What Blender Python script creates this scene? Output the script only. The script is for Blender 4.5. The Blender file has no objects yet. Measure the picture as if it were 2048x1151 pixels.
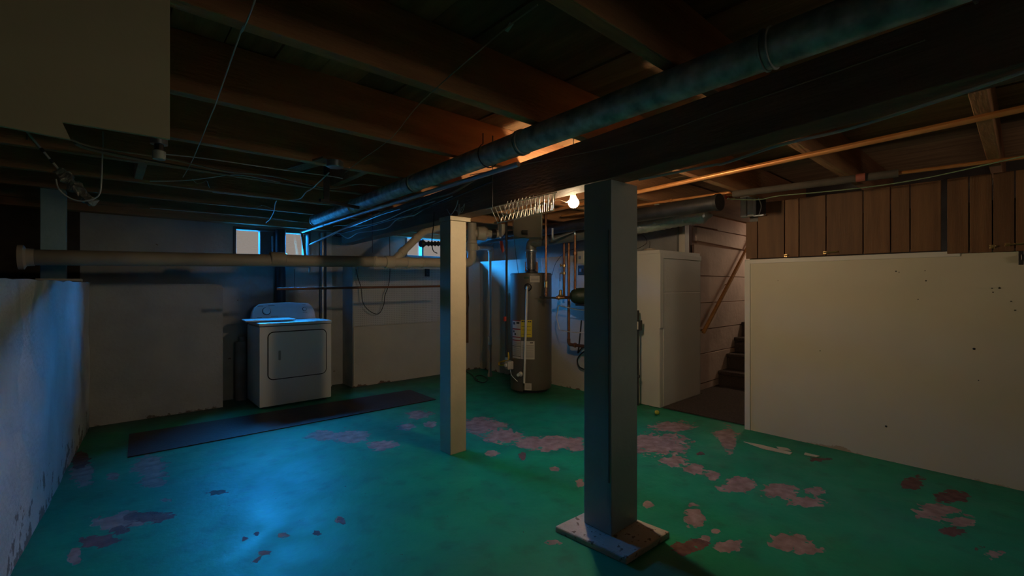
import bpy, bmesh, math, random
from mathutils import Vector, Matrix, noise

random.seed(7)
SC = bpy.context.scene
COL = SC.collection

# ------------------------------------------------------------------ camera
CAM_H, F, CX, HY = 1.31, 910.0, 1024.0, 572.0
A = math.atan2(809.0, 910.0)                     # angle from the view axis to the long room axis (+Y)
RIGHT = Vector((math.cos(A), -math.sin(A), 0)); FWD = Vector((math.sin(A), math.cos(A), 0)); UP = Vector((0, 0, 1))
cam_d = bpy.data.cameras.new('camera'); cam = bpy.data.objects.new('camera', cam_d); COL.objects.link(cam)
cam.location = (0, 0, CAM_H); cam.rotation_euler = (math.pi / 2, 0, -A)
cam_d.sensor_width = 36; cam_d.lens = 36 * F / 2048; cam_d.shift_y = -(575.5 - HY) / 2048
cam_d.clip_start = 0.02
SC.camera = cam
# ------------------------------------------------------------------ world, daylight, added fill lamps, exposure
w = bpy.data.worlds.new('sky'); SC.world = w; w.use_nodes = True
w.node_tree.nodes['Background'].inputs[0].default_value = (0.33, 0.29, 0.26, 1)
w.node_tree.nodes['Background'].inputs[1].default_value = 0.85
def area_light(name, loc, aim, sx, sy, power, col):
    l = bpy.data.lights.new(name, 'AREA'); l.shape = 'RECTANGLE'; l.size = sx; l.size_y = sy
    l.energy = power; l.color = col
    o = bpy.data.objects.new(name, l); COL.objects.link(o); o.location = loc
    o.rotation_euler = (Vector(aim) - Vector(loc)).to_track_quat('-Z', 'Y').to_euler()
    return o
BLUE = (0.015, 0.33, 1.0)
area_light('daylight_laundry_windows', (2.3, 7.77, 3.146), (2.3, 6.32, 1.596), 3.8, 2.3, 5600, BLUE)
area_light('daylight_far_window', (3.4, 7.9, 2.9), (4.3, 4.6, 1.3), 1.0, 0.8, 130, BLUE)
area_light('added_fill_front', (1.6, -4.4, 2.15), (1.4, 0.0, 1.95), 2.6, 1.3, 58, (1.0, 0.88, 0.68))  # added fill lamp behind the camera, for surfaces facing the view
area_light('added_fill_stairwell', (7.4, 2.2, 2.31), (5.6, 2.5, 0.8), 0.8, 0.8, 12, (1.0, 0.78, 0.56))  # added lamp, no source seen; brightens the stair wall and steps
SC.view_settings.view_transform = 'Standard'; SC.view_settings.look = 'None'
SC.view_settings.gamma = 1.0; SC.view_settings.use_curve_mapping = False
SC.view_settings.exposure = 0.0
SC.cycles.use_denoising = True
try: SC.cycles.denoiser = 'OPENIMAGEDENOISE'
except Exception: pass
SC.cycles.max_bounces = 8; SC.cycles.diffuse_bounces = 5; SC.cycles.sample_clamp_indirect = 6.0
SC.cycles.caustics_reflective = False; SC.cycles.caustics_refractive = False
BULB_POWER = 690.0                                # emission strength of the bare bulb's glass

# ------------------------------------------------------------------ pixels to places
def ray(x, y): return FWD + RIGHT * ((x - CX) / F) + UP * ((HY - y) / F)
EYE = Vector((0, 0, CAM_H))
def PZ(x, y, z): r = ray(x, y); return EYE + r * ((z - CAM_H) / r.z)
def PX(x, y, X): r = ray(x, y); return EYE + r * (X / r.x)
def PY(x, y, Y): r = ray(x, y); return EYE + r * (Y / r.y)
def PD(x, y, d): return EYE + ray(x, y) * d
def pix(p):
    v = Vector(p) - EYE; d = v.dot(FWD)
    return (CX + F * v.dot(RIGHT) / d, HY - F * v.z / d) if d > 0.05 else None

# ------------------------------------------------------------------ materials
MATS = {}
def mat(name, c1, c2=None, rough=0.6, scale=6.0, bump=0.0, bscale=40.0, metal=0.0, stretch=(1, 1, 1), spots=None, emit=None, spec=0.5, detail=4.0, vary=0.0):
    """colour mottled between c1 and c2 by noise; bump = fine relief; spots = (colour, scale, threshold)"""
    if name in MATS: return MATS[name]
    m = bpy.data.materials.new(name); m.use_nodes = True; nt = m.node_tree; N = nt.nodes; L = nt.links
    b = N['Principled BSDF']; b.inputs['Roughness'].default_value = rough; b.inputs['Metallic'].default_value = metal
    b.inputs['Specular IOR Level'].default_value = spec
    tc = N.new('ShaderNodeTexCoord'); mp = N.new('ShaderNodeMapping'); mp.inputs['Scale'].default_value = stretch
    L.new(tc.outputs['Object'], mp.inputs[0])
    out = None
    if c2 is not None:
        n = N.new('ShaderNodeTexNoise'); n.inputs['Scale'].default_value = scale; n.inputs['Detail'].default_value = detail
        L.new(mp.outputs[0], n.inputs['Vector'])
        r = N.new('ShaderNodeValToRGB'); r.color_ramp.elements[0].position = 0.32; r.color_ramp.elements[1].position = 0.68
        r.color_ramp.elements[0].color = (*c1, 1); r.color_ramp.elements[1].color = (*c2, 1)
        L.new(n.outputs['Fac'], r.inputs[0]); out = r.outputs[0]
        if spots:
            n2 = N.new('ShaderNodeTexNoise'); n2.inputs['Scale'].default_value = spots[1]; n2.inputs['Detail'].default_value = 6
            L.new(tc.outputs['Object'], n2.inputs['Vector'])
            r2 = N.new('ShaderNodeValToRGB'); r2.color_ramp.elements[0].position = spots[2]; r2.color_ramp.elements[1].position = spots[2] + 0.03
            r2.color_ramp.elements[0].color = (0, 0, 0, 1); r2.color_ramp.elements[1].color = (1, 1, 1, 1)
            L.new(n2.outputs['Fac'], r2.inputs[0])
            mx = N.new('ShaderNodeMixRGB'); L.new(r2.outputs[0], mx.inputs[0]); L.new(out, mx.inputs[1]); mx.inputs[2].default_value = (*spots[0], 1)
            out = mx.outputs[0]
        if vary:
            oi = N.new('ShaderNodeObjectInfo'); mv = N.new('ShaderNodeMapRange'); mv.inputs['To Min'].default_value = 1 - vary; mv.inputs['To Max'].default_value = 1 + vary
            L.new(oi.outputs['Random'], mv.inputs['Value']); hs = N.new('ShaderNodeHueSaturation'); L.new(mv.outputs[0], hs.inputs['Value']); L.new(out, hs.inputs['Color']); out = hs.outputs[0]
        L.new(out, b.inputs['Base Color'])
    else:
        b.inputs['Base Color'].default_value = (*c1, 1)
    if bump:
        n3 = N.new('ShaderNodeTexNoise'); n3.inputs['Scale'].default_value = bscale; n3.inputs['Detail'].default_value = 5
        L.new(mp.outputs[0], n3.inputs['Vector'])
        bp = N.new('ShaderNodeBump'); bp.inputs['Strength'].default_value = bump; bp.inputs['Distance'].default_value = 0.01
        L.new(n3.outputs['Fac'], bp.inputs['Height']); L.new(bp.outputs[0], b.inputs['Normal'])
    if emit:
        b.inputs['Emission Color'].default_value = (*emit[0], 1); b.inputs['Emission Strength'].default_value = emit[1]
    MATS[name] = m
    return m

CONC = mat('painted_concrete', (0.34, 0.34, 0.335), (0.42, 0.42, 0.41), 0.85, 3, 0.5, 22, spots=((0.16, 0.12, 0.09), 9, 0.70))
CONC_D = mat('bare_concrete', (0.20, 0.19, 0.18), (0.30, 0.29, 0.28), 0.9, 5, 0.6, 18)
PLASTER = mat('white_panel', (0.66, 0.61, 0.52), (0.70, 0.65, 0.56), 0.55, 1.5, 0.08, 60)
PINK = mat('pinkish_concrete', (0.72, 0.54, 0.45), (0.80, 0.61, 0.51), 0.85, 5, 0.5, 14)
WHITE = mat('white_enamel', (0.70, 0.69, 0.67), None, 0.35)
WHITEPAINT = mat('white_painted_board', (0.66, 0.62, 0.56), (0.70, 0.66, 0.60), 0.45, 2, 0.1, 30)
CREAMPAINT = mat('cream_painted_timber', (0.42, 0.36, 0.26), (0.48, 0.41, 0.30), 0.5, 4, 0.25, 24)
GREYPAINT = mat('grey_painted_timber', (0.23, 0.26, 0.25), (0.27, 0.30, 0.29), 0.5, 4, 0.25, 24)
TIMBER = mat('old_timber', (0.36, 0.165, 0.075), (0.55, 0.27, 0.125), 0.8, 3, 0.5, 20, stretch=(0.6, 4, 4), vary=0.2)
BEAMW = mat('dark_timber_beam', (0.17, 0.092, 0.058), (0.26, 0.145, 0.092), 0.8, 3, 0.5, 20, stretch=(4, 0.6, 4))
SUBFL = mat('subfloor_board', (0.22, 0.115, 0.05), (0.36, 0.20, 0.09), 0.85, 4, 0.4, 14, stretch=(5, 0.7, 1), vary=0.4)
BROWNW = mat('brown_wood_panelling', (0.12, 0.050, 0.016), (0.19, 0.085, 0.03), 0.6, 5, 0.25, 30, stretch=(4, 4, 0.35), vary=0.15)
PLYW = mat('weathered_board', (0.66, 0.56, 0.35), (0.76, 0.65, 0.42), 0.75, 3, 0.15, 30)
GALV = mat('galvanised_sheet', (0.24, 0.28, 0.27), (0.66, 0.70, 0.67), 0.45, 17, 0.08, 20, metal=0.3, detail=3)
DARKMET = mat('dark_metal', (0.05, 0.05, 0.055), (0.09, 0.09, 0.09), 0.4, 8, metal=0.7)
BLACKM = mat('black_iron', (0.02, 0.02, 0.02), None, 0.45)
CONDUIT = mat('steel_conduit', (0.42, 0.45, 0.48), None, 0.35, metal=0.8)
FOIL = mat('foil', (0.40, 0.40, 0.36), (0.55, 0.55, 0.50), 0.28, 8, 0.9, 26, metal=0.5)
COPPER = mat('copper', (0.58, 0.23, 0.07), (0.68, 0.31, 0.11), 0.38, 9, metal=0.45)
OLDCOP = mat('tarnished_copper', (0.22, 0.10, 0.055), (0.33, 0.16, 0.09), 0.42, 14, metal=0.75)
RUST = mat('rusty_iron', (0.09, 0.035, 0.02), (0.14, 0.06, 0.035), 0.6, 20, 0.3, 60)
BRASS = mat('brass', (0.45, 0.30, 0.12), (0.55, 0.38, 0.18), 0.35, 20, metal=0.8)
PVC = mat('cream_pvc', (0.50, 0.42, 0.32), (0.58, 0.49, 0.38), 0.5, 6)
PVCW = mat('white_pvc', (0.60, 0.57, 0.52), (0.66, 0.62, 0.57), 0.45, 6)
DRAIN = mat('grey_drain_pipe', (0.24, 0.20, 0.16), (0.32, 0.27, 0.21), 0.6, 5, 0.1, 30)
INSUL = mat('pipe_insulation', (0.075, 0.062, 0.05), (0.11, 0.09, 0.07), 0.9, 9, 0.3, 40)
ABS = mat('black_plastic_pipe', (0.025, 0.027, 0.03), None, 0.45)
TANK = mat('taupe_tank_enamel', (0.105, 0.088, 0.066), (0.118, 0.098, 0.074), 0.38, 2)
GREENP = mat('green_cast_iron', (0.016, 0.032, 0.019), (0.024, 0.045, 0.028), 0.5, 8, 0.2, 30)
BLACKP = mat('black_plastic', (0.015, 0.015, 0.016), None, 0.45)
CABLE_B = mat('black_cable', (0.02, 0.02, 0.02), None, 0.5)
CABLE_W = mat('white_cable', (0.62, 0.62, 0.60), None, 0.5)
CABLE_T = mat('tan_cable', (0.30, 0.22, 0.14), None, 0.6)
CABLE_G = mat('green_wire', (0.22, 0.30, 0.18), None, 0.5)
CARPET = mat('brown_carpet', (0.045, 0.030, 0.024), (0.085, 0.060, 0.048), 0.95, 60, 0.8, 160)
RUGM = mat('dark_runner', (0.020, 0.009, 0.008), (0.034, 0.016, 0.013), 0.5, 7, 0.25, 60)
YELLOW = mat('yellow_label', (0.62, 0.46, 0.02), None, 0.5)
LABELW = mat('paper_label', (0.52, 0.46, 0.40), None, 0.6)
INK = mat('label_ink', (0.03, 0.025, 0.02), None, 0.6)
REDINK = mat('red_ink', (0.28, 0.02, 0.02), None, 0.6)
GREYINK = mat('grey_print', (0.27, 0.24, 0.21), None, 0.6)
RED = mat('red_tag', (0.50, 0.05, 0.03), None, 0.5)
GREYBOX = mat('grey_metal_box', (0.46, 0.46, 0.43), (0.52, 0.52, 0.49), 0.5, 6)
DKBOX = mat('dark_grey_box', (0.10, 0.095, 0.08), (0.12, 0.115, 0.10), 0.5, 6)
RAILW = mat('orange_stained_wood', (0.36, 0.16, 0.045), (0.48, 0.23, 0.075), 0.4, 5, 0.1, 30, stretch=(1, 6, 6))
WIRE = mat('white_coated_wire', (0.72, 0.66, 0.56), None, 0.4)
SOIL = mat('crawlspace_soil', (0.035, 0.026, 0.020), (0.06, 0.045, 0.034), 0.95, 6, 0.8, 12)
BARKBRD = mat('brown_hardboard', (0.16, 0.075, 0.03), (0.21, 0.105, 0.045), 0.6, 6)
FRAMEM = mat('window_frame_paint', (0.10, 0.105, 0.11), None, 0.6)
GLOBE = mat('lit_bulb_glass', (1, 0.9, 0.75), None, 0.3, emit=((1.0, 0.74, 0.44), BULB_POWER))
PORC = mat('porcelain', (0.7, 0.66, 0.6), None, 0.3)
BALL = mat('yellow_green_ball', (0.40, 0.42, 0.05), None, 0.7)
CHIP = mat('paint_flake', (0.55, 0.47, 0.33), None, 0.7)
STUDM = mat('pale_stud', (0.42, 0.42, 0.40), (0.52, 0.51, 0.48), 0.7, 6, 0.2, 30)

def glass_mat():
    m = bpy.data.materials.new('window_glass'); m.use_nodes = True; nt = m.node_tree
    b = nt.nodes.new('ShaderNodeBsdfGlossy'); b.inputs['Roughness'].default_value = 0.0; nt.nodes.remove(nt.nodes['Principled BSDF'])
    tr = nt.nodes.new('ShaderNodeBsdfTransparent'); mx = nt.nodes.new('ShaderNodeMixShader'); mx.inputs[0].default_value = 0.05
    nt.links.new(tr.outputs[0], mx.inputs[1]); nt.links.new(b.outputs[0], mx.inputs[2])
    nt.links.new(mx.outputs[0], nt.nodes['Material Output'].inputs[0]); return m
GLASS = glass_mat()

def pegboard_mat():
    m = mat('pegboard', (0.56, 0.53, 0.49), (0.61, 0.58, 0.54), 0.7, 3)
    nt = m.node_tree; N = nt.nodes; L = nt.links; b = N['Principled BSDF']; src = b.inputs['Base Color'].links[0].from_socket
    tc = N.new('ShaderNodeTexCoord'); mp = N.new('ShaderNodeVectorMath'); mp.operation = 'MODULO'; mp.inputs[1].default_value = (0.0254, 0.0254, 0.0254)
    sb = N.new('ShaderNodeVectorMath'); sb.operation = 'SUBTRACT'; sb.inputs[1].default_value = (0.0127, 0, 0.0127)
    ml = N.new('ShaderNodeVectorMath'); ml.operation = 'MULTIPLY'; ml.inputs[1].default_value = (1, 0, 1)
    ln = N.new('ShaderNodeVectorMath'); ln.operation = 'LENGTH'; lt = N.new('ShaderNodeMath'); lt.operation = 'LESS_THAN'; lt.inputs[1].default_value = 0.0035
    L.new(tc.outputs['Object'], mp.inputs[0]); L.new(mp.outputs[0], sb.inputs[0]); L.new(sb.outputs[0], ml.inputs[0])
    L.new(ml.outputs[0], ln.inputs[0]); L.new(ln.outputs['Value'], lt.inputs[0])
    mx = N.new('ShaderNodeMixRGB'); L.new(lt.outputs[0], mx.inputs[0]); L.new(src, mx.inputs[1]); mx.inputs[2].default_value = (0.05, 0.045, 0.04, 1)
    L.new(mx.outputs[0], b.inputs['Base Color']); return m
PEG = pegboard_mat()

def base_worn_mat(name, c1, c2, worn, zmax, rough=0.85, bump=0.4, wn=9.0):
    """painted wall whose paint has flaked off near the floor"""
    m = mat(name, c1, c2, rough, 3, bump, 30)
    nt = m.node_tree; N = nt.nodes; L = nt.links; b = N['Principled BSDF']; src = b.inputs['Base Color'].links[0].from_socket
    tc = N.new('ShaderNodeTexCoord'); sp = N.new('ShaderNodeSeparateXYZ'); L.new(tc.outputs['Object'], sp.inputs[0])
    n = N.new('ShaderNodeTexNoise'); n.inputs['Scale'].default_value = wn * 0.45; n.inputs['Detail'].default_value = 10; n.inputs['Roughness'].default_value = 0.68; L.new(tc.outputs['Object'], n.inputs['Vector'])
    mr = N.new('ShaderNodeMapRange'); mr.inputs['From Min'].default_value = 0; mr.inputs['From Max'].default_value = zmax
    mr.inputs['To Min'].default_value = 0.10; mr.inputs['To Max'].default_value = -0.22; L.new(sp.outputs['Z'], mr.inputs['Value'])
    ad = N.new('ShaderNodeMath'); L.new(n.outputs['Fac'], ad.inputs[0]); L.new(mr.outputs[0], ad.inputs[1])
    r2 = N.new('ShaderNodeValToRGB'); r2.color_ramp.elements[0].position = 0.585; r2.color_ramp.elements[1].position = 0.61
    L.new(ad.outputs[0], r2.inputs[0]); mx = N.new('ShaderNodeMixRGB'); L.new(r2.outputs[0], mx.inputs[0]); L.new(src, mx.inputs[1]); mx.inputs[2].default_value = (*worn, 1)
    L.new(mx.outputs[0], b.inputs['Base Color']); return m
WALL_L = base_worn_mat('lime_washed_concrete', (0.46, 0.44, 0.41), (0.58, 0.56, 0.53), (0.20, 0.17, 0.14), 0.60, bump=0.8, wn=16)
WALL_B = base_worn_mat('cream_painted_wall', (0.52, 0.47, 0.40), (0.58, 0.53, 0.45), (0.16, 0.10, 0.07), 0.16)
WALL_LE = base_worn_mat('lime_washed_ledge', (0.30, 0.305, 0.30), (0.38, 0.38, 0.375), (0.12, 0.10, 0.08), 0.20)
PANEL_R = base_worn_mat('white_wall_sheet', (0.60, 0.54, 0.41), (0.63, 0.57, 0.44), (0.42, 0.31, 0.19), 0.10, 0.5, 0.05, 4.0)

def floor_mat():
    m = bpy.data.materials.new('worn_green_floor_paint'); m.use_nodes = True; nt = m.node_tree; N = nt.nodes; L = nt.links
    b = N['Principled BSDF']; tc = N.new('ShaderNodeTexCoord')
    def tex(scale, detail=6): n = N.new('ShaderNodeTexNoise'); n.inputs['Scale'].default_value = scale; n.inputs['Detail'].default_value = detail; L.new(tc.outputs['Object'], n.inputs['Vector']); return n.outputs['Fac']
    def ramp(src, p0, p1, c0=(0, 0, 0), c1=(1, 1, 1)):
        r = N.new('ShaderNodeValToRGB'); r.color_ramp.elements[0].position = p0; r.color_ramp.elements[1].position = p1
        r.color_ramp.elements[0].color = (*c0, 1); r.color_ramp.elements[1].color = (*c1, 1); L.new(src, r.inputs[0]); return r.outputs[0]
    def math_(op, a, c): n = N.new('ShaderNodeMath'); n.operation = op; L.new(a, n.inputs[0]); (L.new(c, n.inputs[1]) if not isinstance(c, float) else setattr(n.inputs[1], 'default_value', c)); return n.outputs[0]
    def mix(f, a, c):
        n = N.new('ShaderNodeMixRGB'); L.new(f, n.inputs[0]); L.new(a, n.inputs[1]); (L.new(c, n.inputs[2]) if not isinstance(c, tuple) else setattr(n.inputs[2], 'default_value', (*c, 1))); return n.outputs[0]
    green = ramp(tex(2.2), 0.3, 0.7, (0.002, 0.215, 0.105), (0.004, 0.285, 0.140))
    green = mix(math_('MULTIPLY', ramp(tex(7, 8), 0.52, 0.75), 0.5), green, (0.02, 0.085, 0.05))
    green = mix(math_('MULTIPLY', ramp(tex(3.1, 10), 0.54, 0.74), 0.45), green, (0.022, 0.21, 0.14))
    at1 = N.new('ShaderNodeAttribute'); at1.attribute_name = 'bare'; at2 = N.new('ShaderNodeAttribute'); at2.attribute_name = 'rust'; at3 = N.new('ShaderNodeAttribute'); at3.attribute_name = 'dark_tone'
    edge = math_('SUBTRACT', math_('ADD', math_('MULTIPLY', tex(6, 5), 0.6), math_('MULTIPLY', tex(24, 8), 0.5)), 0.55)
    v1 = math_('ADD', at1.outputs['Fac'], math_('MULTIPLY', edge, 3.0))
    v2 = math_('ADD', at2.outputs['Fac'], math_('MULTIPLY', edge, 3.0))
    concrete = ramp(tex(14), 0.3, 0.7, (0.22, 0.13, 0.10), (0.40, 0.265, 0.21))
    rust = ramp(tex(20), 0.3, 0.7, (0.10, 0.040, 0.032), (0.19, 0.09, 0.07))
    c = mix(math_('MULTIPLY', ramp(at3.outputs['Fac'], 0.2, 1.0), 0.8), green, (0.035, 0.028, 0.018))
    m1 = ramp(v1, 0.50, 0.54)
    c = mix(m1, c, concrete)
    m2 = ramp(v2, 0.50, 0.54)
    c = mix(m2, c, rust)
    speck = ramp(tex(34, 3), 0.735, 0.75); c = mix(speck, c, (0.05, 0.03, 0.025))
    b.inputs['Specular IOR Level'].default_value = 0.36
    L.new(c, b.inputs['Base Color'])
    rg = ramp(tex(5), 0.3, 0.7, (0.42, 0.42, 0.42), (0.56, 0.56, 0.56)); rg = mix(m1, rg, (0.75, 0.75, 0.75)); rg = mix(m2, rg, (0.7, 0.7, 0.7))
    L.new(rg, b.inputs['Roughness'])
    hgt = math_('SUBTRACT', math_('MULTIPLY', tex(26, 8), 0.5), m1)
    bp = N.new('ShaderNodeBump'); bp.inputs['Strength'].default_value = 0.5; bp.inputs['Distance'].default_value = 0.008; L.new(hgt, bp.inputs['Height']); L.new(bp.outputs[0], b.inputs['Normal'])
    return m
FLOORM = floor_mat()

# ------------------------------------------------------------------ mesh builder
class MB:
    def __init__(s): s.v = []; s.f = []
    def add(s, vs, fs): o = len(s.v); s.v += [Vector(p) for p in vs]; s.f += [[i + o for i in f] for f in fs]; return s
    def box(s, x0, x1, y0, y1, z0, z1):
        return s.add([(x, y, z) for z in (z0, z1) for y in (y0, y1) for x in (x0, x1)],
                     [(0, 2, 3, 1), (4, 5, 7, 6), (0, 1, 5, 4), (2, 6, 7, 3), (0, 4, 6, 2), (1, 3, 7, 5)])
    def obox(s, c, ax, ay, az):
        c = Vector(c); ax, ay, az = Vector(ax), Vector(ay), Vector(az)
        return s.add([c + ax * i + ay * j + az * k for k in (-1, 1) for j in (-1, 1) for i in (-1, 1)],
                     [(0, 2, 3, 1), (4, 5, 7, 6), (0, 1, 5, 4), (2, 6, 7, 3), (0, 4, 6, 2), (1, 3, 7, 5)])
    def bar(s, a, b, w, h, up=(0, 0, 1)):
        a, b = Vector(a), Vector(b); d = (b - a); t = d.normalized(); sd = t.cross(Vector(up)).normalized(); u = sd.cross(t)
        return s.obox((a + b) / 2, d / 2, sd * (w / 2), u * (h / 2))
    def tube(s, pts, r, n=12, cap=True, closed=False):
        pts = [Vector(p) for p in pts]; m = len(pts); rs = r if isinstance(r, (list, tuple)) else [r] * m
        T = []
        for i in range(m):
            a = pts[i - 1] if (i > 0 or closed) else pts[i]; b = pts[(i + 1) % m] if (i < m - 1 or closed) else pts[i]
            T.append((b - a).normalized())
        ref = Vector((0, 0, 1)) if abs(T[0].z) < 0.9 else Vector((1, 0, 0))
        u = T[0].cross(ref).normalized(); vs = []
        for i in range(m):
            u = (u - T[i] * u.dot(T[i])).normalized(); v = T[i].cross(u)
            vs += [pts[i] + (u * math.cos(2 * math.pi * k / n) + v * math.sin(2 * math.pi * k / n)) * rs[i] for k in range(n)]
        fs = [(i * n + k, i * n + (k + 1) % n, ((i + 1) % m) * n + (k + 1) % n, ((i + 1) % m) * n + k) for i in range(m if closed else m - 1) for k in range(n)]
        if cap and not closed: fs += [tuple(range(n - 1, -1, -1)), tuple((m - 1) * n + k for k in range(n))]
        return s.add(vs, fs)
    def lathe(s, o, axis, prof, n=24):
        """prof = [(radius, distance along axis)]"""
        o = Vector(o); t = Vector(axis).normalized(); return s.tube2([(o + t * h, r) for r, h in prof], t, n)
    def tube2(s, pr, t, n):
        ref = Vector((0, 0, 1)) if abs(t.z) < 0.9 else Vector((1, 0, 0)); u = t.cross(ref).normalized(); v = t.cross(u); vs = []
        for p, r in pr: vs += [p + (u * math.cos(2 * math.pi * k / n) + v * math.sin(2 * math.pi * k / n)) * max(r, 1e-4) for k in range(n)]
        m = len(pr); fs = [(i * n + k, i * n + (k + 1) % n, (i + 1) * n + (k + 1) % n, (i + 1) * n + k) for i in range(m - 1) for k in range(n)]
        fs += [tuple(range(n - 1, -1, -1)), tuple((m - 1) * n + k for k in range(n))]
        return s.add(vs, fs)
    def prism(s, poly, ext):
        poly = [Vector(p) for p in poly]; e = Vector(ext); n = len(poly)
        return s.add(poly + [p + e for p in poly], [tuple(range(n - 1, -1, -1)), tuple(range(n, 2 * n))] + [(i, (i + 1) % n, (i + 1) % n + n, i + n) for i in range(n)])
    def build(s, name, m, parent=None, smooth=30, bevel=0, seg=2, base=None):
        me = bpy.data.meshes.new(name)
        loc = Vector(parent['_w']) if parent is not None and '_w' in parent else (Vector(base) if base is not None else Vector((0, 0, 0)))
        me.from_pydata([tuple(p - loc) for p in s.v], [], s.f); me.materials.append(m)
        bm = bmesh.new(); bm.from_mesh(me); bmesh.ops.recalc_face_normals(bm, faces=bm.faces)
        if bevel: bmesh.ops.bevel(bm, geom=[e for e in bm.edges if len(e.link_faces) == 2 and e.calc_face_angle(0) > 0.6], offset=bevel, segments=seg, affect='EDGES', profile=0.5)
        bm.to_mesh(me); bm.free()
        if smooth:
            me.polygons.foreach_set('use_smooth', [True] * len(me.polygons)); me.set_sharp_from_angle(angle=math.radians(smooth))
        me.update()
        o = bpy.data.objects.new(name, me); COL.objects.link(o)
        if parent is not None:
            o.parent = parent; o['_w'] = tuple(loc)
        elif base is not None: o.location = loc
        o['_w'] = tuple(loc)
        return o

def fillet(pts, r, n=5):
    pts = [Vector(p) for p in pts]; out = [pts[0]]
    for i in range(1, len(pts) - 1):
        a, p, b = pts[i - 1], pts[i], pts[i + 1]; q = min(r, (a - p).length * 0.48, (b - p).length * 0.48)
        s0 = p + (a - p).normalized() * q; s1 = p + (b - p).normalized() * q
        for k in range(n + 1): t = k / n; out.append(s0 * (1 - t) ** 2 + p * 2 * t * (1 - t) + s1 * t * t)
    return out + [pts[-1]]
def spline(pts, n=6):
    pts = [Vector(p) for p in pts]; P = [pts[0]] + pts + [pts[-1]]; out = []
    for i in range(1, len(P) - 2):
        for k in range(n):
            t = k / n; a, b, c, d = P[i - 1:i + 3]
            out.append(0.5 * ((2 * b) + (c - a) * t + (2 * a - 5 * b + 4 * c - d) * t * t + (3 * b - a - 3 * c + d) * t ** 3))
    return out + [pts[-1]]

def tag(o, label, cat, group=None):
    o['label'] = label; o['category'] = cat
    if group: o['group'] = group
    return o
def thing(name, label, cat, loc, group=None):
    o = bpy.data.objects.new(name, None); COL.objects.link(o); o.location = loc; o['_w'] = tuple(loc); o.empty_display_size = 0.1
    return tag(o, label, cat, group)
def struct(o): o['kind'] = 'structure'; return o
def simple(name, mb, m, label, cat, group=None, base=None, **k):
    if base is None:
        n = len(mb.v); base = (sum(p.x for p in mb.v) / n, sum(p.y for p in mb.v) / n, min(p.z for p in mb.v))
    return tag(mb.build(name, m, None, base=base, **k), label, cat, group)
def rrect(w, h, r, n=6):
    """rounded rectangle outline around the origin, in 2D"""
    out = []
    for cx, cy, a0 in ((w / 2 - r, h / 2 - r, 0), (-w / 2 + r, h / 2 - r, 90), (-w / 2 + r, -h / 2 + r, 180), (w / 2 - r, -h / 2 + r, 270)):
        for k in range(n + 1): a = math.radians(a0 + 90 * k / n); out.append((cx + r * math.cos(a), cy + r * math.sin(a)))
    return out

# key levels
ZJ, ZS = 2.10, 2.35            # underside of joists, underside of subfloor
YB, YBN = 6.10, 5.77           # back wall, front of the thick lower wall
XR = 4.45                      # right lower wall
XP = 4.38                      # white sheet wall
YS = 2.69                      # stair wall
ZL = 1.70                      # top of the thick lower walls

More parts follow.
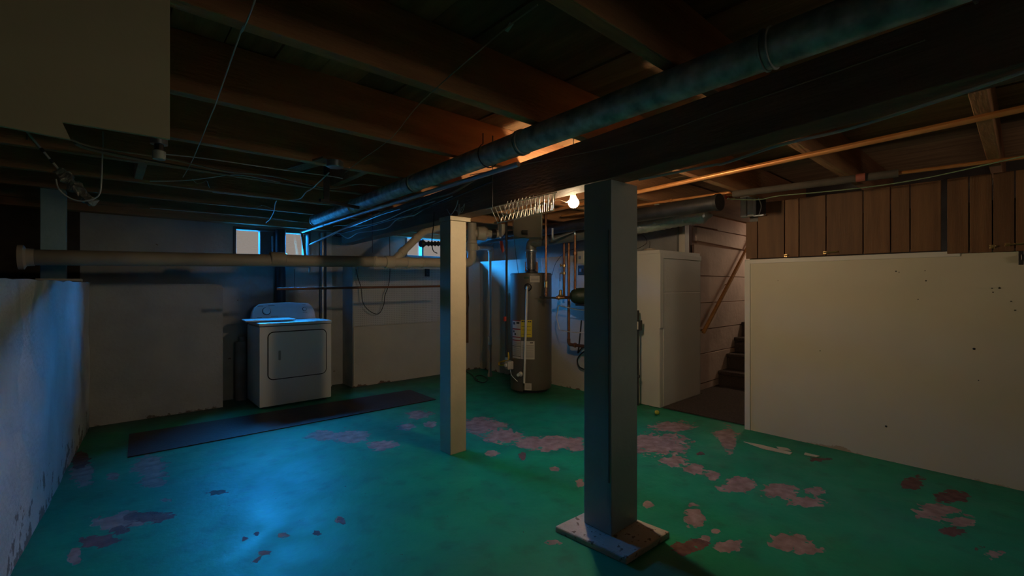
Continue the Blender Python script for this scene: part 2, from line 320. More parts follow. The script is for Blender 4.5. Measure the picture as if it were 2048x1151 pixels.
# ------------------------------------------------------------------ floor
def make_floor():
    x0, x1, y0, y1, st = -1.0, 4.6, -2.0, 6.3, 0.03
    nx = int((x1 - x0) / st); ny = int((y1 - y0) / st)
    bare = [(1010,872,40,15),(965,850,50,14),(1060,885,28,13),(1110,886,38,15),(1150,888,22,15),(1320,888,60,20),(1290,880,24,16),(1345,922,28,10),(1390,937,20,11),(1427,950,14,10),(1475,970,36,15),(1560,982,42,14),(1610,1003,38,10),(1628,982,22,8),(1390,1035,22,17),(1455,1090,26,12),(1410,1078,18,10),(1432,1062,12,6),(1575,1082,40,18),(1620,1098,30,8),(1457,880,16,26),(1452,868,26,9),(1345,852,42,10),(700,872,44,13),(768,890,34,9),(650,870,40,10),(812,852,20,8),(840,829,24,8),(860,848,12,7),(300,935,34,24),(265,1035,44,14),(230,1048,40,16),(165,945,22,26),(150,1115,14,24),(305,965,26,10),(1105,1083,18,6),(1296,1008,10,6),(1160,967,10,9),(1108,937,10,4),(1870,1022,44,15),(1920,1042,34,12),(1990,1105,24,11),(680,1040,11,8),(530,1106,15,9),(510,1122,12,6),(565,1070,11,6),(985,905,14,6),(225,950,14,8),(330,1000,14,4),(1385,1008,10,5)]
    rust = [(1825,965,22,14),(1900,992,34,12),(1372,1094,28,13),(1400,1085,26,10),(300,1032,46,11),(190,1080,46,14),(240,1058,26,8),(682,1041,10,8),(632,1064,10,5),(513,1067,9,5),(490,1077,9,4),(530,1108,10,5),(437,984,22,4),(1045,911,7,7),(545,985,9,3),(1400,906,9,5),(1240,880,8,6),(160,920,18,18),(1905,1060,24,10),(1470,1100,4,4),(1640,918,22,4),(1960,1095,14,6)]
    me = bpy.data.meshes.new('floor'); vs = []; fs = []; ab = []; ar = []; ag = []
    for j in range(ny + 1):
        for i in range(nx + 1):
            p = (x0 + i * st, y0 + j * st, 0.0); vs.append(p); q = pix(p); b_ = r_ = -1.0
            if q and q[1] < 1400:
                for lst, nm in ((bare, 0), (rust, 1)):
                    for cx, cy, wx, wy in lst:
                        dx = (q[0] - cx) / wx; dy = (q[1] - cy) / wy
                        if abs(dx) < 2.2 and abs(dy) < 2.2:
                            val = 1.62 - 1.12 * math.hypot(dx, dy)
                            if nm == 0: b_ = max(b_, val)
                            else: r_ = max(r_, val)
            e = 0.35 * noise.noise(Vector((p[0] * 1.3, p[1] * 1.3, 0)))
            # floor turns darker and browner along the walls and around the water heater
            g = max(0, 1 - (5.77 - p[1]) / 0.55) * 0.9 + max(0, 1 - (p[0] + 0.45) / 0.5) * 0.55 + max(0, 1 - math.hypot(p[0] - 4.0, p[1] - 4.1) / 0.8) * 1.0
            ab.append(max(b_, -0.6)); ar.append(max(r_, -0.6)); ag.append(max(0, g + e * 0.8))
    fs = [(j * (nx + 1) + i, j * (nx + 1) + i + 1, (j + 1) * (nx + 1) + i + 1, (j + 1) * (nx + 1) + i) for j in range(ny) for i in range(nx)]
    me.from_pydata(vs, [], fs)
    for nm, dat in (('bare', ab), ('rust', ar), ('dark_tone', ag)):
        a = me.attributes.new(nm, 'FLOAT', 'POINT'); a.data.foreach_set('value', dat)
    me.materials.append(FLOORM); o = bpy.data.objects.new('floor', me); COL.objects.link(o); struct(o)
make_floor()
struct(MB().box(4.6, 8.2, 1.0, 3.0, -0.1, 0.0).build('floor_stairwell', CONC_D))

# ------------------------------------------------------------------ walls
# left retaining wall, leaning a little off the room axis
lw0, lw1 = Vector((-0.12, 5.85, 0)), Vector((-0.70, -2.0, 0))
def wall_left():
    n = 60; vs = []; fs = []; mz = 14
    for i in range(n + 1):
        for k in range(mz + 1):
            t = i / n; z = 1.345 * k / mz; p = lw0.lerp(lw1, t); b = 0.012 * noise.noise(Vector((p.y * 3, z * 3, 1))) - 0.02 * (z / 1.345) * 0
            top = 0.012 * noise.noise(Vector((p.y * 4, 5, 0))) if k == mz else 0
            vs.append((p.x + b, p.y, z + top))
    for i in range(n):
        for k in range(mz): a = i * (mz + 1) + k; fs.append((a, a + 1, a + mz + 2, a + mz + 1))
    m = MB(); m.add(vs, fs)
    tops = [(i + 1) * (mz + 1) - 1 for i in range(n + 1)]; o = len(m.v)
    m.v += [m.v[t] + Vector((-0.3, 0, 0)) for t in tops]; m.f += [[tops[i], o + i, o + i + 1, tops[i + 1]] for i in range(n)]
    o2 = len(m.v); m.v += [Vector((m.v[o + i].x, m.v[o + i].y, 0)) for i in range(n + 1)]; m.f += [[o + i, o2 + i, o2 + i + 1, o + i + 1] for i in range(n)]
    struct(m.build('wall_left', WALL_L, smooth=50))
wall_left()
def wall_ledge():
    m = MB(); n = 24; x0, x1 = -0.16, 0.935; prof = []
    for i in range(n + 1):
        x = x0 + (x1 - x0) * i / n; prof.append((x, 1.335 + 0.008 * noise.noise(Vector((x * 5, 0, 3)))))
    poly = [(x0, YBN, 0), (x1, YBN, 0), (x1 + 0.0, YBN, 1.29), (x1 - 0.012, YBN, 1.325)] + [(x, YBN, z) for x, z in reversed(prof[:-1])]
    m.prism(poly, (0, YB - YBN, 0)); struct(m.build('wall_ledge', WALL_LE, smooth=0))
wall_ledge()
# back wall, with openings for the windows
w1a = PY(466, 500, YB).x; w1b = PY(621, 500, YB).x; wz0, wz1 = 1.55, 2.005
w3a = PY(810, 500, YB).x; w3b = 4.12; w3z0, w3z1 = 1.745, 2.065
def wall_back():
    m = MB(); T = 0.11; X0, X1 = -2.8, 5.2
    m.box(-0.2, w1a, YB, YB + T, 0, ZS + 0.1); m.box(w1a, w1b, YB, YB + T, 0, wz0); m.box(w1a, w1b, YB, YB + T, wz1, ZS + 0.1)
    m.box(w1b, w3a, YB, YB + T, 0, ZS + 0.1); m.box(w3a, w3b, YB, YB + T, 0, w3z0); m.box(w3a, w3b, YB, YB + T, w3z1, ZS + 0.1)
    m.box(w3b, X1, YB, YB + T, 0, ZS + 0.1)
    struct(m.build('wall_back', CONC, smooth=0)); struct(MB().box(X0, -0.2, YB, YB + T, 0, ZS + 0.1).build('wall_crawlspace_back', SOIL, smooth=0))
wall_back()
# thick lower back wall, a sheet of pegboard on it
xb0 = PY(705, 700, YBN).x
lower = struct(MB().box(xb0 + 0.012, 4.75, YBN + 0.012, YB, 0, ZL).build('wall_back_lower', WALL_B, smooth=0))
MB().box(xb0 + 0.012, 4.06, YBN - 0.006, YBN + 0.012, 0.79, ZL - 0.01).build('pegboard_panel', PEG, lower, smooth=0)
MB().box(xb0 + 0.004, 4.06, YBN, YBN + 0.012, 0.0, 0.782).build('panel', WALL_B, lower, smooth=0)
MB().box(xb0, xb0 + 0.012, YBN, YB, 0, ZL).build('side_panel', STUDM, lower, smooth=0)
struct(MB().box(XR, 5.05, 3.26, YBN + 0.1, 0, ZL).build('wall_right_lower', WALL_B, smooth=0))
struct(MB().box(5.0, 5.2, YS + 0.02, YB, ZL, ZS + 0.1).build('wall_right_upper', CONC, smooth=0))
# white sheet wall on the right, its cap and edge trims
wr = struct(MB().box(XP, XP + 0.1, -2.0, 1.70, 0, 1.545).build('wall_right', PANEL_R, smooth=0))
MB().box(XP - 0.012, XP, 1.655, 1.702, 0, 1.535).build('edge_trim', WHITEPAINT, wr, smooth=0, bevel=0.002)
MB().box(XP - 0.010, XP + 0.02, 0.29, 1.70, 1.515, 1.552).build('cap_trim', WHITEPAINT, wr, smooth=0, bevel=0.002)
MB().box(XP - 0.004, XP, -2.0, 1.655, 1.30, 1.515).build('upper_sheet', PANEL_R, wr, smooth=0)
for i, (x, y) in enumerate(((1792,542),(1798,544),(1850,541),(1852,561),(1836,598),(1984,576),(1999,575),(1986,584),(1556,561),(1948,697),(1640,701),(2022,602),(1772,852),(1957,760),(2030,620))):
    p = PX(x, y, XP - 0.004); MB().lathe(p + Vector((0.002, 0, 0)), (-1, 0, 0), [(0.004 + 0.004 * (i % 3 == 0), 0), (0.003, 0.004)], 7).build('nail_head', INK, wr)
struct(MB().box(5.6, 5.75, -2.0, 1.62, 0, ZS + 0.1).build('wall_storage_back', CONC_D, smooth=0))
struct(MB().box(XP + 0.1, 8.2, 1.60, 1.70, 0, ZS + 0.1).build('wall_stairwell', CONC_D, smooth=0))
struct(MB().box(8.1, 8.3, 1.5, 3.0, 0, ZS + 0.1).build('wall_stair_end', CONC_D, smooth=0))
fm = MB(); fxa, fxb, fza, fzb = 1.1, 3.1, 1.6, 2.08  # includes an opening for the added fill window
fm.box(-2.9, fxa, -2.12, -2.0, 0, ZS + 0.1); fm.box(fxb, 5.8, -2.12, -2.0, 0, ZS + 0.1); fm.box(fxa, fxb, -2.12, -2.0, 0, fza); fm.box(fxa, fxb, -2.12, -2.0, fzb, ZS + 0.1)
struct(fm.build('wall_front', CONC, smooth=0))
struct(MB().box(-3.0, -2.8, -2.2, YB + 0.2, 0, ZS + 0.1).build('wall_crawlspace', SOIL, smooth=0))
struct(MB().box(-2.8, -0.42, -2.0, YB, 1.10, 1.24).build('crawlspace_ground', SOIL, smooth=0))
# stair wall: board-formed pinkish courses
ws = struct(MB().box(5.385, 8.2, YS + 0.03, YS + 0.2, 0, ZS + 0.1).build('wall_stair', PINK, smooth=0))
zs = [0.0, 0.09, 0.46, 0.765, 1.10, 1.44, 1.825]
for k in range(len(zs) - 1):
    MB().box(5.385, 8.1, YS - 0.004 * (k % 2), YS + 0.05, zs[k] + 0.004, zs[k + 1] - 0.004).build('concrete_course', PINK, ws, smooth=0, bevel=0.003)
MB().prism([(5.40, YS - 0.03, 1.87), (8.1, YS - 0.03, 1.80), (8.1, YS - 0.03, 2.02), (5.40, YS - 0.03, 2.035)], (0, 0.08, 0)).build('plank', PINK, ws, smooth=0, bevel=0.003)
MB().box(5.96, 8.1, YS - 0.03, YS + 0.05, 2.04, ZS).build('block', PINK, ws, smooth=0, bevel=0.003)
MB().box(5.05, 5.94, YS - 0.045, YS + 0.01, 2.05, ZS).build('block', PINK, ws, smooth=0, bevel=0.003)

# windows: wooden frames with glass
def window(name, xa, xb, za, zb, cuts, hbar=None):
    root = bpy.data.objects.new(name, None); COL.objects.link(root); root.location = ((xa + xb) / 2, YB + 0.08, za); root['_w'] = tuple(root.location); struct(root)
    f = 0.03; y0, y1 = YB - 0.015, YB + 0.11; m = MB()
    m.box(xa, xa + f, y0, y1, za, zb); m.box(xb - f, xb, y0, y1, za, zb); m.box(xa + f, xb - f, y0, y1, zb - f, zb); m.box(xa + f, xb - f, y0, y1, za, za + f)
    m.build('window_frame', FRAMEM, root, smooth=0, bevel=0.003)
    edges = [xa + f]
    for c0, c1 in cuts:
        MB().box(c0, c1, YB + 0.02, YB + 0.11, za + f, zb - f).build('mullion', FRAMEM, root, smooth=0, bevel=0.003); edges += [c0, c1]
    edges.append(xb - f)
    for i in range(0, len(edges), 2):
        MB().box(edges[i], edges[i + 1], YB + 0.085, YB + 0.090, za + f, zb - f).build('pane', GLASS, root, smooth=0)
window('window_1', w1a, w1b, wz0, wz1, [(PY(521, 480, YB).x, PY(569.5, 480, YB).x), (PY(609, 480, YB).x, PY(613, 480, YB).x)])
window('window_2', w3a, w3b, w3z0, w3z1, [(PY(845, 500, YB).x, PY(848.5, 500, YB).x)])
wf = bpy.data.objects.new('added_fill_window', None); COL.objects.link(wf); wf.location = (2.1, -2.06, 1.5); wf['_w'] = (2.1, -2.06, 1.5); struct(wf)  # unseen window added behind the camera to let fill light in
m = MB(); m.box(fxa, fxa + 0.03, -2.12, -2.0, fza, fzb); m.box(fxb - 0.03, fxb, -2.12, -2.0, fza, fzb); m.box(fxa + 0.03, fxb - 0.03, -2.12, -2.0, fza, fza + 0.03); m.box(fxa + 0.03, fxb - 0.03, -2.12, -2.0, fzb - 0.03, fzb); m.box(2.08, 2.12, -2.12, -2.0, fza + 0.03, fzb - 0.03)
m.build('window_frame', FRAMEM, wf, smooth=0, bevel=0.003)
for xa_, xb_ in ((fxa + 0.03, 2.08), (2.12, fxb - 0.03)): MB().box(xa_, xb_, -2.07, -2.065, fza + 0.03, fzb - 0.03).build('pane', GLASS, wf, smooth=0)
struct(MB().box(-6, 12, YB + 0.24, 14, 1.2, 1.5).build('ground_outside', CONC_D, smooth=0))

# ------------------------------------------------------------------ ceiling: subfloor boards and joists
ceil = struct(MB().box(-3.0, 8.3, -2.2, YB + 0.22, ZS + 0.025, ZS + 0.15).build('ceiling', SUBFL, smooth=0))
nb = 26
me_pl = None
for i in range(nb):
    x0 = -0.6 + i * 0.195
    if x0 > 4.3: break
    dz = 0.004 * ((i * 7) % 3)
    MB().box(x0 + 0.003, x0 + 0.192, -2.0, YB, ZS + dz, ZS + 0.03).build('plank', SUBFL, ceil, smooth=0)
JY = [1.58 + 0.727 * k for k in range(-4, 7)]
for y in JY:
    MB().box(-2.8, 7.9 if not (1.5 < y < 2.8) else 7.9, y - 0.028, y + 0.028, ZJ, ZS + 0.003).build('joist', TIMBER, ceil, smooth=0, bevel=0.003)
MB().box(-2.8, 4.9, YB - 0.14, YB - 0.002, 2.03, ZS).build('sill_timber', TIMBER, ceil, smooth=0, bevel=0.004)
# short solid blocking between joists
for (x, k) in ((1.35, 6), (0.15, 7), (3.3, 5), (2.9, 4)):
    MB().box(x, x + 0.05, JY[k] + 0.028, JY[k + 1] - 0.028, ZJ + 0.02, ZS + 0.003).build('blocking', TIMBER, ceil, smooth=0, bevel=0.003)

# ------------------------------------------------------------------ beam and posts
def beam_x(y): return 2.035 + 0.085 * (y - 2.0)
def PB(x, y, off):
    X = 2.0
    for _ in range(8): p = PX(x, y, X); X = beam_x(p.y) + off
    return p
b = MB(); vs = []
for y, zb in ((-2.0, 1.945), (1.35, 1.86), (YB - 0.15, 1.86)):
    vs += [(beam_x(y) - 0.075, y, zb), (beam_x(y) + 0.075, y, zb), (beam_x(y) + 0.075, y, ZJ), (beam_x(y) - 0.075, y, ZJ)]
b.add(vs, [(0, 3, 2, 1), (8, 9, 10, 11)] + [(o + k, o + (k + 1) % 4, o + 4 + (k + 1) % 4, o + 4 + k) for o in (0, 4) for k in range(4)])
simple('support_beam', b, BEAMW, 'dark timber beam carried by the two painted posts', 'beam', smooth=0, bevel=0.004)
n1 = PZ(1223, 1084, 0.0); X0, Y0 = n1.x, n1.y
pad = MB(); pc = [PZ(1110, 1049, 0.035), PZ(1253, 1114, 0.035), PZ(1340, 1060, 0.035)]; pc.append(pc[0] + pc[2] - pc[1])
pad.prism([Vector((p.x, p.y, -0.005)) for p in pc], (0, 0, 0.035))
simple('footing_slab', pad, mat('pale_mortar_slab', (0.42, 0.36, 0.29), (0.55, 0.48, 0.40), 0.9, 7, 0.7, 30, spots=((0.20, 0.15, 0.11), 30, 0.60)), 'rough pale mortar slab under the thick grey post', 'slab', smooth=0, bevel=0.008)
p1 = thing('support_post', 'thick grey painted boxed post standing on the mortar slab', 'post', (X0 + 0.117, Y0 + 0.09, 0.03))
MB().box(X0, X0 + 0.235, Y0, Y0 + 0.18, 0.031, 1.858).build('shaft', GREYPAINT, p1, smooth=0, bevel=0.004)
MB().box(X0 - 0.003, X0 + 0.003, Y0 + 0.012, Y0 + 0.018, 0.3, 1.6).build('joint_strip', mat('grey_caulk', (0.06, 0.065, 0.06), None, 0.7), p1, smooth=0)
n2 = PZ(901, 910, 0.0); X2, Y2 = n2.x, n2.y
p2 = thing('support_post', 'slim cream painted post beneath the beam, bare of any slab', 'post', (X2 + 0.075, Y2 + 0.075, 0))
MB().box(X2, X2 + 0.15, Y2, Y2 + 0.15, 0.0, 1.822).build('shaft', CREAMPAINT, p2, smooth=0, bevel=0.004)
MB().box(X2 - 0.005, X2 + 0.19, Y2 - 0.005, Y2 + 0.155, 1.824, 1.858).build('cap_block', CREAMPAINT, p2, smooth=0, bevel=0.003)
# stub post on the left wall, its blue light put into the colour
q = Vector((-0.33, 5.25, 1.345))
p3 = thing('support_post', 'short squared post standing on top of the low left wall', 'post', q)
MB().box(q.x - 0.075, q.x + 0.075, q.y, q.y + 0.13, 1.372, ZJ).build('shaft', mat('post_blue_light_tint', (0.26, 0.42, 0.46), (0.34, 0.50, 0.54), 0.6, 6, 0.2, 30), p3, smooth=0, bevel=0.004)
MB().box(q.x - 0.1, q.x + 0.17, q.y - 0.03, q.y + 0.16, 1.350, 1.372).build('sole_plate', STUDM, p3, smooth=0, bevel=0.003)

# ------------------------------------------------------------------ stairs
st = thing('staircase', 'carpeted stairs climbing behind the white sheet wall', 'stairs', (6.03, 2.2, 0))
for k in range(8):
    x0 = 6.03 + 0.25 * k; z1 = 0.2 * (k + 1)
    m = MB(); m.prism([(x0, 1.71, 0.0), (x0 + 0.25, 1.71, 0.0), (x0 + 0.25, 1.71, z1), (x0 - 0.02, 1.71, z1), (x0 - 0.028, 1.71, z1 - 0.02), (x0 - 0.02, 1.71, z1 - 0.045), (x0, 1.71, z1 - 0.05)], (0, YS - 0.01 - 1.71, 0))
    m.build('step', CARPET, st, smooth=0, bevel=0.006)
cp = MB(); cp.prism([(XP + 0.105, 1.71, 0.002), (6.02, 1.71, 0.002), (6.02, YS - 0.01, 0.002), (5.39, YS - 0.01, 0.002), (5.38, 2.58, 0.002), (4.46, 2.58, 0.002)], (0, 0, 0.012))
simple('landing_carpet', cp, CARPET, 'brown carpet on the floor at the foot of the stairs', 'carpet', smooth=0)
hr = thing('handrail', 'orange stained wooden handrail slanting up the stair wall', 'handrail', PY(1407, 664, YS - 0.07))
ra, rb = PY(1407, 664, YS - 0.07), PY(1486, 512, YS - 0.07); ra2 = ra; dr = (rb - ra).normalized(); rb = ra + dr * 2.2
MB().tube([ra2, rb], 0.024, 12).build('rail', RAILW, hr)
for t in (0.10, 1.0, 1.9):
    p = ra + dr * t; MB().tube([p + Vector((0, 0, -0.02)), p + Vector((0, 0.03, -0.05)), p + Vector((0, 0.069, -0.05))], 0.007, 8).build('bracket', BRASS, hr)

# ------------------------------------------------------------------ white boxed cabinet at the stair foot
cb = thing('boxed_cabinet', 'tall white boxed-in cabinet beside the stair opening', 'cabinet', (4.9, 2.9, 0))
cx0, cx1, cy0, cy1, cz = 4.445, 5.37, 2.60, 2.715, 1.665
MB().box(cx0, 5.365, cy0, 3.25, 0, cz).build('body', WHITEPAINT, cb, smooth=0, bevel=0.003)
MB().box(cx0 - 0.010, cx0, cy0, 3.25, 0.004, cz).build('side_sheet', WHITEPAINT, cb, smooth=0, bevel=0.002)
MB().box(cx0 - 0.02, cx0 + 0.05, cy0 - 0.012, cy0, 0.86, cz + 0.004).build('corner_trim', WHITEPAINT, cb, smooth=0, bevel=0.002)
MB().box(cx0 + 0.05, 5.36, cy0 - 0.012, cy0, cz - 0.05, cz + 0.004).build('head_trim', WHITEPAINT, cb, smooth=0, bevel=0.002)
MB().box(cx0 + 0.06, 5.34, cy0 - 0.005, cy0, 1.245, cz - 0.058).build('upper_panel', WHITEPAINT, cb, smooth=0, bevel=0.002)
MB().box(cx0 + 0.06, 5.34, cy0 - 0.005, cy0, 0.01, 1.238).build('lower_panel', WHITEPAINT, cb, smooth=0, bevel=0.002)
MB().box(cx0 - 0.005, 5.36, 2.605, 3.25, cz + 0.001, ZL + 0.004).build('top_board', WHITEPAINT, cb, smooth=0, bevel=0.002)
pl = Vector((4.66, 2.86, ZL + 0.005))
pt = thing('smoke_alarm', 'round cream plastic disc lying on the white cabinet', 'alarm', pl)
MB().lathe(pl, (0, 0, 1), [(0.055, 0), (0.07, 0.008), (0.07, 0.018), (0.062, 0.034), (0.02, 0.036), (0.018, 0.036)], 24).build('housing', PVC, pt)
MB().lathe(pl + Vector((0, 0, 0.036)), (0, 0, 1), [(0.03, 0), (0.028, 0.004)], 16).build('vent_cap', PVCW, pt)
simple('wood_scrap', MB().bar(pl + Vector((0.16, -0.04, 0.012)), pl + Vector((0.32, -0.10, 0.012)), 0.03, 0.018), BARKBRD, 'thin brown scrap of wood lying beside the round disc', 'scrap', smooth=0, bevel=0.002)
cpst = MB().box(5.04, 5.14, YS - 0.06, YS + 0.015, ZL + 0.006, 2.04)
struct(cpst.build('trim_1', WHITEPAINT, smooth=0, bevel=0.003))
m = MB(); c = pl + Vector((0.2, 0.25, 0.005))
m.tube(spline([c + Vector((0.02, 0.35, 0.5)), c + Vector((0.0, 0.2, 0.2)), c + Vector((-0.12, 0.05, 0.04)), c + Vector((-0.02, -0.1, 0.12)), c + Vector((0.08, 0.05, 0.24)), c + Vector((0.0, 0.18, 0.12)), c + Vector((-0.05, 0.05, 0.005)), c + Vector((0.12, -0.05, 0.06)), c + Vector((0.16, 0.0, 0.42))]), 0.003, 6)
simple('loose_cable', m, CABLE_B, 'thin black cable looped loosely above the white cabinet', 'cable')
# outlet on a pipe next to the cabinet
op = PX(1276, 650, 4.30); rt = thing('outlet_box', 'small electrical outlet box on a conduit beside the white cabinet', 'outlet', (op.x, op.y, 0.25))
MB().box(op.x - 0.025, op.x + 0.03, op.y - 0.035, op.y + 0.035, op.z - 0.055, op.z + 0.055).build('box', DARKMET, rt, smooth=0, bevel=0.004)
MB().box(op.x - 0.029, op.x - 0.025, op.y - 0.022, op.y + 0.022, op.z - 0.042, op.z + 0.042).build('face_plate', PVCW, rt, smooth=0, bevel=0.001)
MB().tube([(op.x, op.y, op.z - 0.055), (op.x, op.y, 0.02)], 0.011, 10).build('conduit', DARKMET, rt)
MB().tube([(op.x + 0.03, op.y + 0.03, op.z + 0.05), (op.x + 0.03, op.y + 0.03, op.z + 0.16)], 0.02, 10).build('conduit', DARKMET, rt)
MB().lathe((op.x, op.y, 0.32), (0, 0, 1), [(0.02, 0), (0.024, 0.01), (0.02, 0.03)], 12).build('coupling', DARKMET, rt)

# ------------------------------------------------------------------ brown hinged storage doors above the sheet wall
def storage_door(label, cuts, top_cut, xo, latch, zlow):
    ys = [PX(c, 505, XP + xo).y for c in cuts]
    r = thing('storage_door', label, 'door', (XP + xo, (ys[0] + ys[-1]) / 2, zlow))
    for i in range(len(ys) - 1):
        zt = 2.055 if not (top_cut and i < 1) else 1.895
        m = MB(); m.box(XP + xo, XP + xo + 0.018, ys[i + 1] + 0.003, ys[i] - 0.003, zlow, zt); m.build('plank', BROWNW, r, smooth=0, bevel=0.003)
    MB().box(XP + xo + 0.018, XP + xo + 0.036, ys[-1] + 0.01, ys[0] - 0.01, zlow + 0.02, 1.88).build('backing', mat('dark_backing', (0.02, 0.014, 0.01), None, 0.9), r, smooth=0)
    for px_, py_, L in latch:
        p = PX(px_, py_, XP + xo); s = thing  # hasp: small plate, eye and hook
        h = MB().box(p.x - 0.006, p.x, p.y - 0.018, p.y + 0.006, p.z - 0.012, p.z + 0.012).build('hook_plate', BRASS, r, smooth=0, bevel=0.001)
        MB().tube(fillet([(p.x - 0.004, p.y, p.z), (p.x - 0.02, p.y - 0.006, p.z), (p.x - 0.02, p.y - L, p.z + 0.004), (p.x - 0.002, p.y - L - 0.008, p.z + 0.004)], 0.008), 0.005, 8).build('hook', BRASS, h)
    return r
storage_door('brown plank storage door hung above the sheet wall next to the stairs', [1491, 1515, 1569, 1598, 1652, 1726, 1781, 1820, 1883], True, -0.004, [(1570, 511, 0.02), (1648, 505, 0.09)], 1.56)
storage_door('brown plank storage door hung lower, separated by a dark gap from its neighbour', [1893, 1938, 1985, 2030, 2085, 2140, 2210, 2300], False, -0.014, [(1982, 493, 0.02), (2012, 489, 0.12)], 1.535)
hp = PX(2042, 515, XP - 0.004)
sh = thing('shelf_bracket', 'small dark metal clip at the top of the sheet wall', 'bracket', hp)
MB().box(hp.x - 0.006, hp.x, hp.y - 0.012, hp.y + 0.012, hp.z - 0.045, hp.z + 0.045).build('plate', DARKMET, sh, smooth=0, bevel=0.002)
MB().box(hp.x - 0.05, hp.x - 0.006, hp.y - 0.03, hp.y + 0.0, hp.z - 0.02, hp.z + 0.02).build('clip', DARKMET, sh, smooth=0, bevel=0.004)

# ------------------------------------------------------------------ bulb
bp = PD(1147, 405, 2.965)
lamp = thing('bare_bulb', 'glowing bare light bulb hanging beside the beam', 'light bulb', bp)
R = 0.034
prof = [(0.002, -R)] + [(R * math.sin(a), -R * math.cos(a)) for a in [math.radians(d) for d in range(15, 136, 12)]] + [(0.016, 0.038), (0.0135, 0.046)]
MB().lathe(bp, (0, 0, 1), prof, 28).build('globe', GLOBE, lamp)
MB().lathe(bp + Vector((0, 0, 0.046)), (0, 0, 1), [(0.0135, 0), (0.0145, 0.004), (0.0135, 0.02)], 16).build('screw_base', BRASS, lamp)
MB().lathe(bp + Vector((0, 0, 0.06)), (0, 0, 1), [(0.02, 0), (0.024, 0.01), (0.022, 0.045), (0.010, 0.06)], 16).build('socket', PORC, lamp)
MB().tube([bp + Vector((0, 0, 0.115)), (bp.x, bp.y, ZS - 0.004)], 0.004, 8).build('cord', CABLE_W, lamp)

# ------------------------------------------------------------------ long round duct
da, db = PZ(1500, 113, 2.035), PZ(632, 440, 2.035); dd = (db - da).normalized(); start = da - dd * 2.4
duct = thing('round_duct', 'long galvanised round duct hung along the beam', 'duct', start)
L = (db - start).length; nsec = 6
for k in range(nsec):
    a = start + dd * (L * k / nsec); b2 = start + dd * (L * (k + 1) / nsec); r0 = 0.060 - 0.0006 * k
    MB().tube([a, b2 + dd * 0.03], r0, 28).build('duct_section', GALV, duct)
for k in range(1, nsec):
    for e in (0.0, 0.022):
        c = start + dd * (L * k / nsec + e); MB().lathe(c - dd * 0.004, dd, [(0.0605, 0), (0.0645, 0.002), (0.0645, 0.006), (0.0605, 0.008)], 28).build('seam_ring', GALV, duct)
MB().lathe(db + dd * 0.03, dd, [(0.062, -0.02), (0.064, -0.016), (0.064, 0.002), (0.058, 0.004), (0.03, 0.004)], 28).build('end_cap', GALV, duct)
for t in (1.9, 3.8):
    c = start + dd * t; ring = [c + (Vector((0, 0, 1)) * math.cos(a) + dd.cross(Vector((0, 0, 1))) * math.sin(a)) * 0.067 for a in [math.radians(v) for v in range(30, 331, 15)]]
    MB().tube([Vector((ring[0].x, ring[0].y, ZJ + 0.05))] + ring + [Vector((ring[-1].x, ring[-1].y, ZJ + 0.05))], 0.0035, 6).build('hanger_strap', DARKMET, duct)
# conduit under the duct
m = MB(); ca, cb_ = PZ(605, 463, 1.955), PZ(985, 344, 1.955); dc = (cb_ - ca).normalized(); m.tube([ca, ca + dc * 3.9], 0.014, 12)
cd = thing('long_conduit', 'straight steel conduit running just beneath the round duct', 'conduit', ca)
m.build('tube', CONDUIT, cd)
for t in (0.75, 2.6): MB().lathe(ca + dc * t, dc, [(0.015, 0), (0.018, 0.006), (0.018, 0.04), (0.015, 0.046)], 14).build('coupling', CONDUIT, cd)
m = MB(); m.tube(fillet([PX(619.5, 545, 1.80), PX(619.5, 489, 1.80), PX(672, 464, 1.80), PX(760, 425, 1.84)], 0.03), 0.010, 10)
simple('thin_conduit', m, CONDUIT, 'thin grey conduit bent down near the laundry windows', 'conduit')

# ------------------------------------------------------------------ big horizontal drain pipe
dp0, dp1, dp2 = PY(48, 514, 4.6), PY(745, 523, 4.6), PY(915, 525.5, 4.6)
dn = (dp2 - dp0).normalized()
dr_ = thing('drain_pipe', 'large horizontal drain pipe crossing the room below the windows', 'pipe', dp0)
MB().tube([dp0, dp1], 0.056, 24).build('pipe_run', DRAIN, dr_)
MB().tube([dp1, dp2 + dn * 0.02], 0.055, 24).build('pipe_run', PVC, dr_)
MB().lathe(dp0, dn, [(0.058, -0.03), (0.085, -0.028), (0.085, 0.0), (0.062, 0.012), (0.060, 0.05)], 24).build('flange', PVC, dr_)
def hub(c, ax, r, l, mt, par, n=24): MB().lathe(c - ax * l / 2, ax, [(r - 0.006, 0), (r, 0.006), (r, l - 0.006), (r - 0.006, l)], n).build('coupling', mt, par)
c553 = PY(555, 518, 4.6); hub(c553, dn, 0.066, 0.13, DRAIN, dr_)
hub(PY(778, 524, 4.6), dn, 0.068, 0.10, PVC, dr_); hub(PY(815, 524.5, 4.6), dn, 0.064, 0.05, PVC, dr_); hub(PY(750, 523, 4.6), dn, 0.060, 0.04, PVC, dr_)
hub(PY(845, 525, 4.6), dn, 0.062, 0.03, PVC, dr_)
wy0, wy1, wy2, wy3 = PY(786, 522, 4.6), PY(835, 474, 4.62), PY(846, 464, 4.65), PY(905, 447, 4.75)
MB().tube(fillet([wy0, wy1, wy2, wy3], 0.06), 0.042, 20).build('wye_branch', PVC, dr_)
ax = (wy1 - wy0).normalized(); hub(wy0 + ax * 0.16, ax, 0.050, 0.07, PVC, dr_); hub(wy1 + ax * -0.02, ax, 0.048, 0.05, PVC, dr_)
e0 = dp2 + dn * 0.0; rz = PY(944, 500, 4.6)
riser = fillet([e0, Vector((rz.x, 4.6, e0.z + 0.005)), Vector((rz.x, 4.6, 2.10))], 0.16, 10)
MB().tube(riser, 0.056, 24).build('riser', PVC, dr_)
